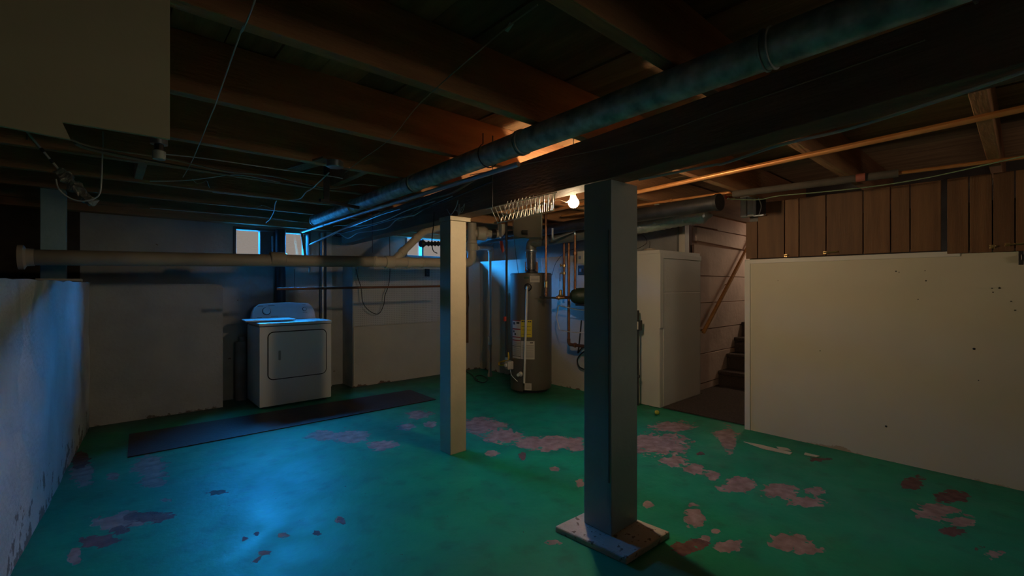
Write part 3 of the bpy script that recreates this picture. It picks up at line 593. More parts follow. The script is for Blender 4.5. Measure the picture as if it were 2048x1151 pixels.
hub(Vector((rz.x, 4.6, 1.80)), UP, 0.072, 0.09, PVC, dr_); hub(Vector((rz.x, 4.6, 1.865)), UP, 0.066, 0.04, PVC, dr_)
ta = Vector((rz.x, 4.6, 1.975)); tb = PY(1003, 455, 4.45)
MB().tube(fillet([ta, Vector((tb.x, tb.y, ta.z)), Vector((tb.x, tb.y, 2.10))], 0.10, 8), 0.050, 20).build('tee_branch', PVC, dr_)
tx = (Vector((tb.x, tb.y, ta.z)) - ta).normalized(); MB().lathe(ta + tx * 0.06, tx, [(0.06, 0), (0.085, 0.01), (0.09, 0.10), (0.07, 0.13), (0.055, 0.135)], 24).build('cleanout_tee', PVC, dr_)
MB().lathe(ta + tx * 0.25, tx, [(0.058, 0), (0.062, 0.005), (0.062, 0.055), (0.058, 0.06)], 20).build('rubber_sleeve', BLACKP, dr_)
for x in (745,): p = PY(x, 505, 4.6); MB().tube([p + Vector((0, 0, 0.0)), Vector((p.x, p.y, ZJ + 0.06))], 0.004, 6).build('hanger_wire', DARKMET, dr_)
# iron rod under it
ra, rb = PY(553, 577.5, 4.66), PY(905, 571.5, 4.66)
rod = thing('hanging_rod', 'long rusty brown rod hung level beneath the drain pipe', 'rod', ra)
MB().tube([ra, rb], 0.0125, 12).build('rod', RUST, rod)
for t in (0.08, 0.92): p = ra.lerp(rb, t); MB().tube([p, (p.x, p.y - 0.0, p.z + 0.19)], 0.0025, 6).build('hanger_wire', DARKMET, rod)
# dark valve pipe in front of the far window
vp = PY(842, 487, 5.2); vq = PY(905, 487, 5.2); vv = thing('valve_pipe', 'dark capped pipe with ridged collar before the far window', 'pipe', vp)
MB().tube([vp, vq], 0.024, 14).build('pipe', ABS, vv); vx = (vq - vp).normalized()
MB().lathe(vp - vx * 0.02, vx, [(0.02, 0), (0.045, 0.01), (0.05, 0.05), (0.03, 0.08)], 18).build('cap', ABS, vv)
MB().tube([vp + vx * 0.3, (vp.x + vx.x * 0.3, vp.y + vx.y * 0.3, ZS + 0.006)], 0.004, 6).build('hanger_wire', DARKMET, vv)
for k in range(4): MB().lathe(vp + vx * (0.10 + 0.05 * k), vx, [(0.026, 0), (0.036, 0.012), (0.026, 0.024)], 14).build('ridge', ABS, vv)
# black stack behind the dryer
sx = PY(561, 560, 6.02); stx = thing('waste_stack', 'black vertical waste stack rising behind the dryer between the windows', 'pipe', (sx.x, 6.02, 0))
MB().tube([(sx.x, 6.02, 0.0), (sx.x, 6.02, 2.0)], 0.058, 22).build('pipe', ABS, stx)
hub(Vector((sx.x, 6.02, 1.66)), UP, 0.072, 0.10, ABS, stx); hub(Vector((sx.x, 6.02, 0.05)), UP, 0.07, 0.10, ABS, stx)
m = MB(); m.tube([PY(545, 472, 6.085), PY(546, 512, 6.085)], 0.012, 8); simple('vent_tube', m, CONDUIT, 'thin pale tube beside the black waste stack', 'pipe')
# leaning slat across the right-hand laundry pane
m = MB(); m.bar(PY(603, 462, 6.03), PY(613, 530, 6.03), 0.03, 0.02, (0, 1, 0)); simple('leaning_slat', m, TIMBER, 'dark slat leaning across the laundry window pane', 'slat', smooth=0)
# two uprights by the back wall
for x, wd, dpth, mt, lab, ct in ((645, 0.05, 0.05, CONDUIT, 'round steel riser pipe against the back wall by the dryer', 'pipe'), (657, 0.07, 0.04, STUDM, 'pale timber stud standing against the back wall by the dryer', 'stud')):
    p = PY(x, 560, 6.05)
    if mt is CONDUIT: simple('riser_pipe', MB().tube([(p.x, 6.05, 0.0), (p.x, 6.05, 2.0)], 0.026, 14), mt, lab, ct)
    else: simple('wall_stud', MB().box(p.x - wd / 2, p.x + wd / 2, 6.02, 6.095, 0.0, 2.02), mt, lab, ct, smooth=0, bevel=0.003)
# small junction box high on the back wall
p = PY(678, 466, YB - 0.03); jb = thing('wall_box', 'small steel junction box high on the back wall', 'junction box', p)
MB().box(p.x - 0.05, p.x + 0.05, YB - 0.06, YB - 0.001, p.z - 0.05, p.z + 0.04).build('box', DARKMET, jb, smooth=0, bevel=0.003)
MB().box(p.x - 0.04, p.x + 0.04, YB - 0.065, YB - 0.06, p.z - 0.04, p.z + 0.03).build('cover', CONDUIT, jb, smooth=0, bevel=0.001)

# ------------------------------------------------------------------ dryer
f0, f1 = PZ(517, 818, 0), PZ(664, 797, 0)
dxv = (f1 - f0); dxv.z = 0; W = 0.74; ux = Vector((1, 0, 0)); uy = Vector((0, 1, 0)); O = Vector((f0.x, 5.375, 0)); W = f1.x - f0.x
def DP(a, b_, c): return O + ux * a + uy * b_ + UP * c
dry = thing('clothes_dryer', 'white front-loading clothes dryer with rear control panel', 'dryer', DP(W / 2, 0.33, 0))
m = MB().box(O.x, O.x + W, O.y, O.y + 0.565, 0.02, 0.875); m.build('cabinet', WHITE, dry, smooth=30, bevel=0.008)
m = MB().box(O.x - 0.003, O.x + W + 0.003, O.y - 0.006, O.y + 0.50, 0.882, 0.915); top = m.build('top_panel', WHITE, dry, smooth=30, bevel=0.008)
for a in (0.06, W - 0.06):
    for c in (0.06, 0.5): MB().lathe(DP(a, c, 0), UP, [(0.022, 0), (0.022, 0.012), (0.012, 0.02)], 12).build('foot', BLACKP, dry)
# door
dc_ = DP(W * 0.515, 0, 0.56); dw, dh = W * 0.80, 0.50
groove = mat('dryer_seam_shadow_gap', (0.03, 0.03, 0.03), None, 0.8)
m = MB().prism([(dc_.x + a, O.y - 0.002, dc_.z + c) for a, c in rrect(dw + 0.022, dh + 0.022, 0.061)], (0, 0.01, 0)); m.build('door_gap_shade', groove, dry, smooth=30)  # dark ring standing in for the shaded gap round the door
m = MB().prism([(dc_.x + a, O.y - 0.008, dc_.z + c) for a, c in rrect(dw, dh, 0.05)], (0, 0.010, 0)); door = m.build('door', WHITE, dry, smooth=30)
hx = dc_.x - dw * 0.32
hd = MB().prism([(hx + a, O.y - 0.0095, dc_.z + 0.0 + c) for a, c in rrect(0.024, 0.105, 0.008)], (0, 0.002, 0)).build('handle', mat('recess_grey', (0.30, 0.29, 0.28), None, 0.6), door, smooth=30)
# control panel
cpn = [(W * 0.035, 0.0), (W * 0.965, 0.0), (W * 0.955, 0.09), (W * 0.925, 0.15), (W * 0.87, 0.185), (W * 0.6, 0.20), (W * 0.4, 0.20), (W * 0.15, 0.185), (W * 0.085, 0.15), (W * 0.05, 0.09)]
m = MB(); vs = []; n = len(cpn)
for yo, yt in ((0.45, 0.06), (0.563, 0.0)): vs += [DP(a, yo + yt * c / 0.2, 0.915 + c * 1.0) for a, c in cpn]
m.add(vs, [tuple(range(n - 1, -1, -1)), tuple(range(n, 2 * n))] + [(i, (i + 1) % n, (i + 1) % n + n, i + n) for i in range(n)])
pan = m.build('control_panel', WHITE, dry, smooth=40, bevel=0.006)
nrm = Vector((0, -1, 0.3)).normalized()
for a, c, r, h in ((W * 0.24, 0.105, 0.040, 0.026), (W * 0.80, 0.115, 0.019, 0.016)):
    k0 = DP(a, 0.45 + 0.06 * c / 0.2 - 0.001, 0.915 + c)
    kr = MB().lathe(k0, nrm, [(r + 0.006, 0), (r + 0.006, 0.003), (r - 0.002, 0.0032)], 24).build('knob_ring', groove, pan)
    MB().lathe(k0, nrm, [(r, 0), (r, h * 0.7), (r * 0.86, h), (r * 0.5, h), (0.001, h * 0.98)], 24).build('knob', WHITE, pan)
for a0, a1, c in ((0.10, 0.17, 0.035), (0.30, 0.40, 0.045), (0.12, 0.2, 0.165), (0.27, 0.36, 0.168), (0.775, 0.825, 0.168), (0.77, 0.84, 0.078)):
    k0 = DP(W * (a0 + a1) / 2, 0.45 + 0.06 * c / 0.2 - 0.002, 0.915 + c); MB().obox(k0, ux * (W * (a1 - a0) / 2), Vector((0, 0.0006, 0)), Vector((0, 0.0008, 0.003))).build('printed_mark', GREYINK, pan, smooth=0)
# white board lying on top, overhanging
b0, b1, b2_, b3 = PZ(485, 639.5, 0.93), PZ(590, 637.0, 0.93), PZ(572, 632.0, 0.93), PZ(478, 634.0, 0.93)
m = MB(); zt = 0.928
bx0, bx1 = O.x - 0.10, O.x + W * 0.52
m.prism([(bx0, O.y + 0.14, zt), (bx1, O.y + 0.09, zt), (bx1 + 0.02, O.y + 0.43, zt), (bx0 + 0.02, O.y + 0.43, zt)], (0, 0, 0.014))
simple('white_board', m, WHITEPAINT, 'thin white board lying on the dryer and overhanging its side', 'board', smooth=0, bevel=0.002)
for i, (a, c, s) in enumerate(((0.05, 0.2, 0), (0.3, 0.25, 0), (0.2, 0.4, 0))): pass
simple('spacer_block', MB().box(O.x + 0.06, O.x + 0.26, O.y + 0.2, O.y + 0.4, 0.916, 0.9275), TIMBER, 'dark spacer block under the white board on the dryer', 'block', smooth=0)
# pale cylinder beside it
p = PZ(481, 800, 0) + FWD * 0.06 - Vector((0.02, 0, 0))
cy = thing('standing_cylinder', 'dim grey cylinder standing on the floor between ledge wall and dryer', 'cylinder', (p.x, p.y, 0))
MB().lathe((p.x, p.y, 0), UP, [(0.064, 0), (0.066, 0.01), (0.066, 0.66), (0.062, 0.67), (0.05, 0.67)], 24).build('tube', CONC_D, cy)
MB().lathe((p.x + 0.02, p.y + 0.02, 0.67), UP, [(0.04, 0), (0.04, 0.05), (0.03, 0.06)], 18).build('cap', CONC_D, cy)

# ------------------------------------------------------------------ runner rug
rc = [PZ(255, 915, 0.0), PZ(872, 799, 0.0), PZ(820, 780, 0.0), PZ(258, 869, 0.0)]
y_near = (rc[0].y + rc[1].y) / 2
m = MB(); m.prism([Vector((p.x, p.y, 0.001)) for p in rc], (0, 0, 0.007))
simple('runner_rug', m, RUGM, 'long dark brown runner lying in front of the dryer', 'rug', smooth=0)

# ------------------------------------------------------------------ water heater
hc = PD(1062, 785, 5.80); hx_, hy_ = hc.x, hc.y; HR, HT = 0.262, 1.475
wh = thing('water_heater', 'tall taupe gas water heater with paper labels in the far corner', 'water heater', (hx_, hy_, 0))
MB().lathe((hx_, hy_, 0.03), UP, [(HR - 0.03, 0), (HR - 0.012, 0.004), (HR - 0.004, 0.02), (HR, 0.10), (HR, HT - 0.06), (HR + 0.003, HT - 0.058), (HR + 0.003, HT - 0.04), (HR - 0.008, HT - 0.03), (0.09, HT - 0.028)], 56).build('tank', TANK, wh, smooth=40)
MB().lathe((hx_, hy_, 0.0), UP, [(HR - 0.05, 0), (HR - 0.05, 0.035)], 40).build('base_ring', BLACKM, wh)
toc = Vector((-hx_, -hy_, 0)).normalized(); a0 = math.atan2(toc.y, toc.x)
def on_tank(px_): # angle on the tank surface seen at pixel column px_
    u = (px_ - 1062) / 42.5; return a0 + math.asin(max(-0.98, min(0.98, u)))
def tz(py_): return CAM_H - (py_ - HY) * 5.54 / F
def tank_patch(name, x0, x1, y0, y1, mt, par, off=0.0015):
    m = MB(); n = 6; vs = []
    for i in range(n + 1):
        a = on_tank(x0 + (x1 - x0) * i / n)
        for z in (tz(y1), tz(y0)):
            for r in (HR + 0.0002, HR + off): vs.append((hx_ + r * math.cos(a), hy_ + r * math.sin(a), z))
    fs = []
    for i in range(n):
        o = i * 4; p_ = o + 4; fs += [(o + 1, p_ + 1, p_ + 3, o + 3), (o, o + 2, p_ + 2, p_), (o + 2, o + 3, p_ + 3, p_ + 2), (o, p_, p_ + 1, o + 1)]
    fs += [(0, 1, 3, 2), (n * 4, n * 4 + 2, n * 4 + 3, n * 4 + 1)]
    m.add(vs, fs); return m.build(name, mt, par, smooth=40)
l1 = tank_patch('warning_label', 1025, 1041.5, 641, 718, LABELW, wh)
for y0, y1, mt in ((641, 642.5, REDINK), (657.5, 660, REDINK), (674, 676, REDINK), (680.5, 682.5, REDINK), (693, 694, INK), (713, 714, INK)): tank_patch('printed_band', 1025.2, 1041.3, y0, y1, mt, l1, 0.0022)
for x0, x1, y0, y1 in ((1026.5, 1030, 645, 650), (1033, 1039, 644, 648), (1026.5, 1029, 662, 666), (1029, 1032, 667, 671)): tank_patch('pictogram', x0, x1, y0, y1, INK, l1, 0.0022)
for k in range(8): tank_patch('print_line', 1026.5, 1040, 696.5 + 2 * k, 697.3 + 2 * k, GREYINK, l1, 0.0022)
for k in range(4): tank_patch('print_line', 1026.5, 1040, 685 + 2 * k, 685.8 + 2 * k, GREYINK, l1, 0.0022)
l2 = tank_patch('energy_label', 1042, 1064, 639.5, 674, YELLOW, wh)
for x0, x1 in ((1043.5, 1047), (1047.6, 1051), (1056, 1059), (1059.5, 1062.5)): tank_patch('printed_header', x0, x1, 641.5, 644, INK, l2, 0.0022)
for y in (652.5, 659.5, 668): tank_patch('print_line', 1043.5, 1062, y, y + 0.6, INK, l2, 0.0022)
l3 = tank_patch('rating_label', 1042.2, 1069, 682, 718, LABELW, wh)
tank_patch('printed_header', 1060, 1066, 684, 686.2, INK, l3, 0.0022)
for k in range(12): tank_patch('print_line', 1043.5, 1067.5, 690 + 2.2 * k, 691 + 2.2 * k, GREYINK, l3, 0.0022)
l4 = tank_patch('top_label', 1060, 1079, 551, 564, LABELW, wh)
for k in range(4): tank_patch('print_line', 1062, 1077, 553 + 2.5 * k, 554 + 2.5 * k, GREYINK, l4, 0.0022)
tank_patch('maker_mark', 1048, 1058, 553, 557, mat('dark_green_print', (0.03, 0.07, 0.04), None, 0.6), wh)
l5 = tank_patch('small_label', 1049.5, 1063, 766, 780, LABELW, wh)
for k in range(4): tank_patch('print_line', 1051.5, 1061, 769 + 2.4 * k, 769.8 + 2.4 * k, GREYINK, l5, 0.0022)
tank_patch('access_cover', 1021.5, 1046, 763, 783, TANK, wh, 0.006)
def tp(px_, py_, off): a = on_tank(px_); return Vector((hx_ + (HR + off) * math.cos(a), hy_ + (HR + off) * math.sin(a), tz(py_)))
# temperature relief valve and discharge tube
rv = tp(1056, 574, 0.0); rn = Vector((math.cos(on_tank(1056)), math.sin(on_tank(1056)), 0))
MB().lathe(rv, rn, [(0.045, 0), (0.048, 0.006), (0.036, 0.02), (0.02, 0.022)], 22).build('valve_boss', BLACKP, wh)
MB().lathe(rv + rn * 0.02, rn, [(0.016, 0), (0.018, 0.03), (0.012, 0.05)], 14).build('relief_valve', BRASS, wh)
MB().tube(fillet([rv + rn * 0.03, rv + rn * 0.075, tp(1051, 764, 0.06)], 0.03), 0.0135, 14).build('discharge_tube', PVCW, wh)
# gas control
gp = tp(1024, 733, 0.01); gn = Vector((math.cos(on_tank(1026)), math.sin(on_tank(1026)), 0)); gt = Vector((-gn.y, gn.x, 0))
gv = MB().obox(gp + gn * 0.035, gn * 0.042, gt * 0.045, UP * 0.052).build('gas_control', LABELW, wh, smooth=30, bevel=0.012)
MB().lathe(gp + gn * 0.077, gn, [(0.024, 0), (0.024, 0.012), (0.018, 0.018)], 16).build('control_knob', PVCW, gv)
g0 = gp + gn * 0.04 + Vector((0, 0, 0.05)); g1 = tp(1008, 735, 0.14)
MB().tube(spline([gp + gn * 0.06 + gt * -0.03, g1, g1 + Vector((0.0, 0.0, 0.035)), gp + gn * 0.05 + Vector((0, 0, 0.07)), gp + gn * 0.05 + Vector((0, 0, 0.16))]), 0.011, 10).build('gas_connector', mat('yellow_gas_hose', (0.55, 0.34, 0.03), None, 0.5), wh)
dv = tp(1043, 748, 0.0); MB().lathe(dv, Vector((math.cos(on_tank(1043)), math.sin(on_tank(1043)), 0)), [(0.014, 0), (0.03, 0.012), (0.03, 0.025), (0.012, 0.03), (0.012, 0.07), (0.018, 0.072), (0.018, 0.09)], 16).build('drain_valve', PVCW, wh)
MB().tube(spline([gp + gn * 0.02 + Vector((0, 0, -0.05)), tp(1028, 752, 0.04), tp(1032, 758, 0.03), tp(1036, 764, 0.01)]), 0.004, 8).build('thermocouple_tube', PVCW, wh)
# hot and cold nipples, flexible
for s, px_ in ((-1, 1051.5), (1, 1074)):
    p = PD(px_, 545, 5.80); MB().tube([(p.x, p.y, HT - 0.005), (p.x, p.y, 1.62)], 0.013, 12).build('nipple', OLDCOP, wh)
# flue
fl = thing('flue_pipe', 'shiny flue rising from the water heater and turning along the wall', 'pipe', (hx_, hy_, HT))
MB().lathe((hx_, hy_, HT + 0.006), UP, [(0.075, 0), (0.085, 0.004), (0.085, 0.012), (0.06, 0.03), (0.06, 0.05)], 24).build('draft_hood', DARKMET, fl)
prof = []
for k in range(24): prof += [(0.066, 0.05 + k * 0.0095), (0.070, 0.05 + k * 0.0095 + 0.005)]
MB().lathe((hx_, hy_, HT), UP, prof, 28).build('corrugated_section', mat('shiny_flue_steel', (0.6, 0.6, 0.6), None, 0.25, metal=0.95), fl, smooth=20)
ft = Vector((hx_, hy_, HT + 0.285)); f1_ = Vector((hx_, hy_, 1.86)); f2_ = Vector((4.28, 2.72, 1.985))
f2_ = Vector((4.22, 2.95, 1.95))
MB().tube(fillet([ft, f1_, f2_], 0.10, 8), 0.066, 24).build('elbow_run', mat('dull_flue_steel', (0.16, 0.165, 0.14), (0.24, 0.24, 0.21), 0.5, 9, metal=0.4), fl)
MB().lathe(ft - Vector((0, 0, 0.01)), UP, [(0.068, 0), (0.074, 0.004), (0.074, 0.02), (0.068, 0.024)], 24).build('collar', CONDUIT, fl)
# foil flexible duct continuing over the cabinet
fx0 = f2_ + Vector((0.005, -0.02, 0.0)); fx1 = PX(1425, 427, 4.50); fx1.z = 2.015; m = MB(); N_ = 46; pts = []; rs = []
for k in range(N_ + 1):
    t = k / N_; p = fx0.lerp(fx1, t) + Vector((0, 0, -0.012 * math.sin(t * math.pi * 2))); pts.append(p); rs.append((0.076 if k < N_ - 3 else 0.076 - 0.018 * (k - N_ + 4)) + 0.004 * math.sin(k * 2.1) + 0.003 * random.random())
m.tube(pts, rs, 26); simple('flexible_duct', m, FOIL, 'crinkled foil flexible duct above the white cabinet', 'duct', smooth=60)
# black round duct running to the far corner
k0, k1 = Vector((3.62, 1.60, 1.975)), Vector((4.13, 5.55, 1.985))
bd = thing('black_duct', 'dark round duct running from the stair opening to the far corner', 'duct', k0)
kd = (k1 - k0).normalized()
MB().tube([k0, k1], 0.062, 24).build('pipe', DARKMET, bd)
MB().lathe(k0 - kd * 0.004, kd, [(0.05, 0), (0.068, 0.001), (0.068, 0.03), (0.062, 0.034)], 24).build('open_collar', BLACKM, bd)
for t in (1.2, 2.6): MB().lathe(k0 + kd * t, kd, [(0.062, 0), (0.066, 0.003), (0.066, 0.018), (0.062, 0.02)], 24).build('seam_ring', DARKMET, bd)

# ------------------------------------------------------------------ pipes round the heater
gpx = PD(1013, 716, 5.36)
gs = thing('gas_pipe', 'black iron gas pipe dropping to the water heater valve', 'pipe', (gpx.x, gpx.y, gpx.z))
MB().tube([gpx, (gpx.x, gpx.y, ZS + 0.006)], 0.014, 12).build('pipe', BLACKM, gs)
MB().lathe((gpx.x, gpx.y, gpx.z - 0.02), UP, [(0.01, 0), (0.02, 0.004), (0.02, 0.03), (0.014, 0.034)], 12).build('union', CONDUIT, gs)
MB().box(gpx.x - 0.04, gpx.x - 0.012, gpx.y - 0.012, gpx.y + 0.012, 0.90, 0.955).build('shutoff_handle', RED, gs, smooth=0, bevel=0.003)
# white pvc drain drop
pv = PZ(980, 752, 0.0); vx, vy = pv.x, pv.y; vt = 1.845
pd = thing('pvc_drop', 'slim white drain tube dropping to the floor near the far corner', 'pipe', (vx, vy, 0.0))
MB().tube([(vx, vy, 0.03), (vx, vy, vt)], 0.021, 16).build('tube', PVCW, pd)
MB().lathe((vx, vy, 0.0), UP, [(0.035, 0), (0.035, 0.03), (0.025, 0.06), (0.028, 0.061)], 16).build('foot_fitting', PVC, pd)
MB().lathe((vx, vy, 0.46), UP, [(0.022, 0), (0.032, 0.006), (0.032, 0.03), (0.028, 0.034), (0.028, 0.10), (0.032, 0.104), (0.032, 0.12), (0.022, 0.126)], 16).build('union', PVCW, pd)
MB().tube([(vx, vy, 0.05), (vx, vy, 0.46)], 0.0245, 16).build('lower_tube', PVC, pd)
hz = Vector((vx, vy, vt + 0.02)); ha = PD(956, 496, 5.9)
MB().tube([ha, hz, hz + (hz - ha).normalized() * 0.10], 0.028, 16).build('cross_tube', PVC, pd)
MB().lathe(hz - Vector((0, 0, 0.06)), UP, [(0.03, 0), (0.034, 0.004), (0.034, 0.05)], 16).build('tee', PVC, pd)
MB().tube([hz + Vector((0, 0, 0.02)), hz + Vector((0.04, -0.10, 0.13)), hz + Vector((0.05, -0.12, 0.16))], 0.011, 10).build('valve_stem', CONDUIT, pd)
# red tag
t0 = PD(1001, 474, 5.7); tg = thing('red_tag', 'red paper tag dangling from a valve near the ceiling', 'tag', t0)
MB().tube([(t0.x, t0.y, ZS + 0.006), t0], 0.002, 6).build('tie', CABLE_W, tg)
MB().prism([PD(999, 482, 5.7), PD(1005, 481, 5.7), PD(1009, 500, 5.7), PD(1005, 506, 5.7), PD(1001, 496, 5.7)], FWD * 0.003).build('card', RED, tg, smooth=0)
MB().lathe(t0 + Vector((0, 0, 0.0)), FWD, [(0.012, -0.012), (0.016, -0.004), (0.016, 0.006), (0.01, 0.012)], 12).build('valve_body', CONDUIT, tg)
# tall copper pipes by the wall
def vpipe(name, px_, d, ytop, ybot, r, mt, label, extra=None):
    a = PD(px_, ybot, d); b_ = PD(px_, ytop, d); o = thing(name, label, 'pipe', a); MB().tube([a, b_], r, 12).build('pipe', mt, o); return o, a, b_
o, a, b_ = vpipe('copper_pipe', 1092, 5.15, 452, 592, 0.0125, OLDCOP, 'tarnished copper pipe passing in front of the water heater')
MB().tube([b_, (b_.x, b_.y, ZS + 0.006)], 0.0125, 10).build('upper_pipe', OLDCOP, o)
MB().lathe(PD(1092, 575, 5.15), UP, [(0.013, 0), (0.02, 0.004), (0.02, 0.07), (0.013, 0.08)], 12).build('coupling', BRASS, o)
MB().lathe(PD(1092, 590, 5.15), UP, [(0.013, 0), (0.018, 0.004), (0.018, 0.03), (0.013, 0.036)], 12).build('coupling', OLDCOP, o)
dW = 5.62
o, a, b_ = vpipe('copper_pipe', 1128, dW, 458, 594, 0.0145, OLDCOP, 'tarnished copper pipe with two small taps beside the heater')
MB().tube([b_, (b_.x, b_.y, ZJ)], 0.0145, 10).build('upper_pipe', OLDCOP, o)
for y in (531, 546):
    c = PD(1128, y, dW); v = MB().lathe(c - Vector((0, 0, 0.02)), UP, [(0.015, 0), (0.024, 0.006), (0.024, 0.034), (0.015, 0.04)], 12).build('tap_body', BRASS, o)
    s = c - RIGHT * 0.05; MB().tube([c, s], 0.010, 10).build('tap_stem', BRASS, v)
    if y == 531: MB().lathe(s + RIGHT * 0.01, -RIGHT, [(0.02, 0), (0.026, 0.004), (0.026, 0.012), (0.01, 0.016)], 12).build('tap_wheel', BRASS, v)
    else: MB().bar(s, s - Vector((0, 0, 0.10)), 0.014, 0.008, RIGHT).build('lever', BLACKP, v, smooth=0, bevel=0.002)
o, a, b_ = vpipe('copper_pipe', 1137.5, dW - 0.03, 456, 680, 0.0165, OLDCOP, 'tarnished copper pipe running down to the low elbow beside the heater')
MB().tube([b_, (b_.x, b_.y, ZJ)], 0.0165, 10).build('upper_pipe', OLDCOP, o)
el = a; er = PX(1185, 682, 4.33); er = a + (Vector((a.x, a.y - 0.75, a.z)) - a)
MB().tube(fillet([a + Vector((0, 0, 0.02)), a - Vector((0, 0, 0.05)), Vector((a.x, a.y - 0.7, a.z - 0.05))], 0.05, 8), 0.020, 12).build('elbow', RUST, o)
MB().lathe(Vector((a.x, a.y - 0.09, a.z - 0.05)), (0, -1, 0), [(0.021, 0), (0.03, 0.004), (0.03, 0.02), (0.021, 0.024)], 12).build('coupling', OLDCOP, o)
o, a, b_ = vpipe('copper_pipe', 1150, 5.2, 470, 578, 0.0145, OLDCOP, 'tarnished copper pipe feeding the green cast iron body')
cpa = b_; cpb = PD(1105, 478, 5.0)
MB().tube(fillet([b_ - Vector((0, 0, 0.02)), b_ + Vector((0, 0, 0.05)), cpb + Vector((0, 0, 0.0)), cpb + Vector((0, 0, 0.12))], 0.03), 0.013, 10).build('bright_bend', CONDUIT, o)
MB().lathe(PD(1150, 510, 5.2), UP, [(0.015, 0), (0.022, 0.005), (0.022, 0.04), (0.015, 0.045)], 12).build('coupling', OLDCOP, o)
# green pump-like body with manifold
gc = PD(1160, 588, 5.22)
gb = thing('green_pump', 'dark green cast iron body on the pipe manifold beside the heater', 'pump', gc - Vector((0, 0, 0.15)))
MB().lathe(gc - RIGHT * 0.12 - Vector((0, 0, 0.02)), RIGHT, [(0.02, 0), (0.06, 0.02), (0.085, 0.06), (0.095, 0.12), (0.095, 0.30), (0.06, 0.33)], 24).build('body', GREENP, gb)
MB().box(gc.x - 0.06, gc.x + 0.08, gc.y - 0.16, gc.y + 0.02, gc.z - 0.13, gc.z - 0.11).build('mount', BLACKM, gb, smooth=0, bevel=0.003)
mn = PD(1112, 595, 5.4); MB().tube([mn, PD(1131, 594.5, 5.4), PD(1145, 594, 5.24)], 0.019, 12).build('manifold', OLDCOP, gb)
MB().tube([PD(1079, 594, 5.38), mn], 0.011, 10).build('nozzle', DARKMET, gb)
MB().lathe(PD(1121, 592, 5.4), UP, [(0.022, 0), (0.026, 0.01), (0.018, 0.03), (0.018, 0.07), (0.008, 0.078)], 14).build('regulator', BRASS, gb)
MB().lathe(PD(1115, 595, 5.4), RIGHT, [(0.02, 0), (0.028, 0.004), (0.028, 0.02), (0.02, 0.026)], 12).build('union', BRASS, gb)
# white bent wire hook
hk = [PX(1190, 618, 4.45), PX(1168, 620, 4.12), PX(1150, 618, 4.12), PX(1117, 610, 4.12), PX(1113, 636, 4.12), PX(1119.5, 660, 4.12), PX(1145, 664, 4.12), PX(1170, 665, 4.12), PX(1190, 662, 4.45)]
simple('bent_wire', MB().tube(fillet(hk, 0.02, 3), 0.0062, 8), WIRE, 'white bent wire bracket jutting from behind the grey post', 'wire')
ho = [PX(1163, 640, 4.40), PX(1158, 690, 4.40), PX(1156, 705, 4.40), PX(1163, 696, 4.40), PX(1175, 690, 4.40), PX(1180, 700, 4.40), PX(1166, 704, 4.40), PX(1155, 718, 4.40), PX(1158, 732, 4.40), PX(1168, 738, 4.40)]
simple('coiled_hose', MB().tube(spline(ho), 0.009, 8), CABLE_B, 'black hose coiled against the cream lower wall', 'hose')
for x, y, hgt, nm, lab in ((1158, 515, 0.08, 'switch_box', 'pale switch box half hidden by the grey post'), (1159, 540, 0.06, 'outlet_plate', 'metal outlet plate half hidden by the grey post')):
    p = PX(x, y, XR - 0.02); o = thing(nm, lab, 'switch', p); MB().box(XR - 0.03, XR - 0.001, p.y - 0.08, p.y + 0.02, p.z - hgt, p.z + hgt).build('plate', PVCW if hgt > 0.07 else DARKMET, o, smooth=0, bevel=0.004)
    MB().box(XR - 0.036, XR - 0.03, p.y - 0.04, p.y - 0.01, p.z - 0.02, p.z + 0.02).build('face', CONDUIT, o, smooth=0, bevel=0.001)
# metal box hung below the beam line
bx = PD(1055, 452, 3.9); RX, RF = RIGHT, FWD
pb = thing('hanging_panel_box', 'dark grey metal panel box hung behind the wire rack', 'panel box', PD(1055, 475, 3.05))
MB().obox(PD(1055, 448, 2.965), RX * 0.092, RF * 0.024, UP * 0.092).build('case', DKBOX, pb, smooth=0, bevel=0.004)
MB().obox(PD(1083.7, 448, 2.945), RX * 0.002, RF * 0.006, UP * 0.092).build('edge_flange', CONDUIT, pb, smooth=0)
MB().obox(PD(1050, 464, 2.938), RX * 0.02, RF * 0.006, UP * 0.014).build('latch', BLACKP, pb, smooth=0, bevel=0.002)
for x in (1036, 1074): p = PD(x, 420, 2.965); MB().tube([p, (p.x, p.y, 1.861)], 0.006, 6).build('hanger_rod', DARKMET, pb)
# cords dropping from it
simple('hanging_cable', MB().tube(spline([Vector((gpx.x + 0.06, gpx.y, ZS)), PD(1028, 475, 5.3), PD(1032, 510, 5.3), PD(1037, 548, 5.5)]), 0.003, 6), CABLE_B, 'thin black cord dropping to the heater top near the gas pipe', 'cable')
simple('hanging_cable', MB().tube(spline([PX(1150, 497, 4.42), PX(1130, 505, 4.42), PX(1112, 525, 4.42), PX(1104, 550, 4.42)]), 0.003, 6), CABLE_B, 'thin black cord curving over the wall beside the copper pipes', 'cord')
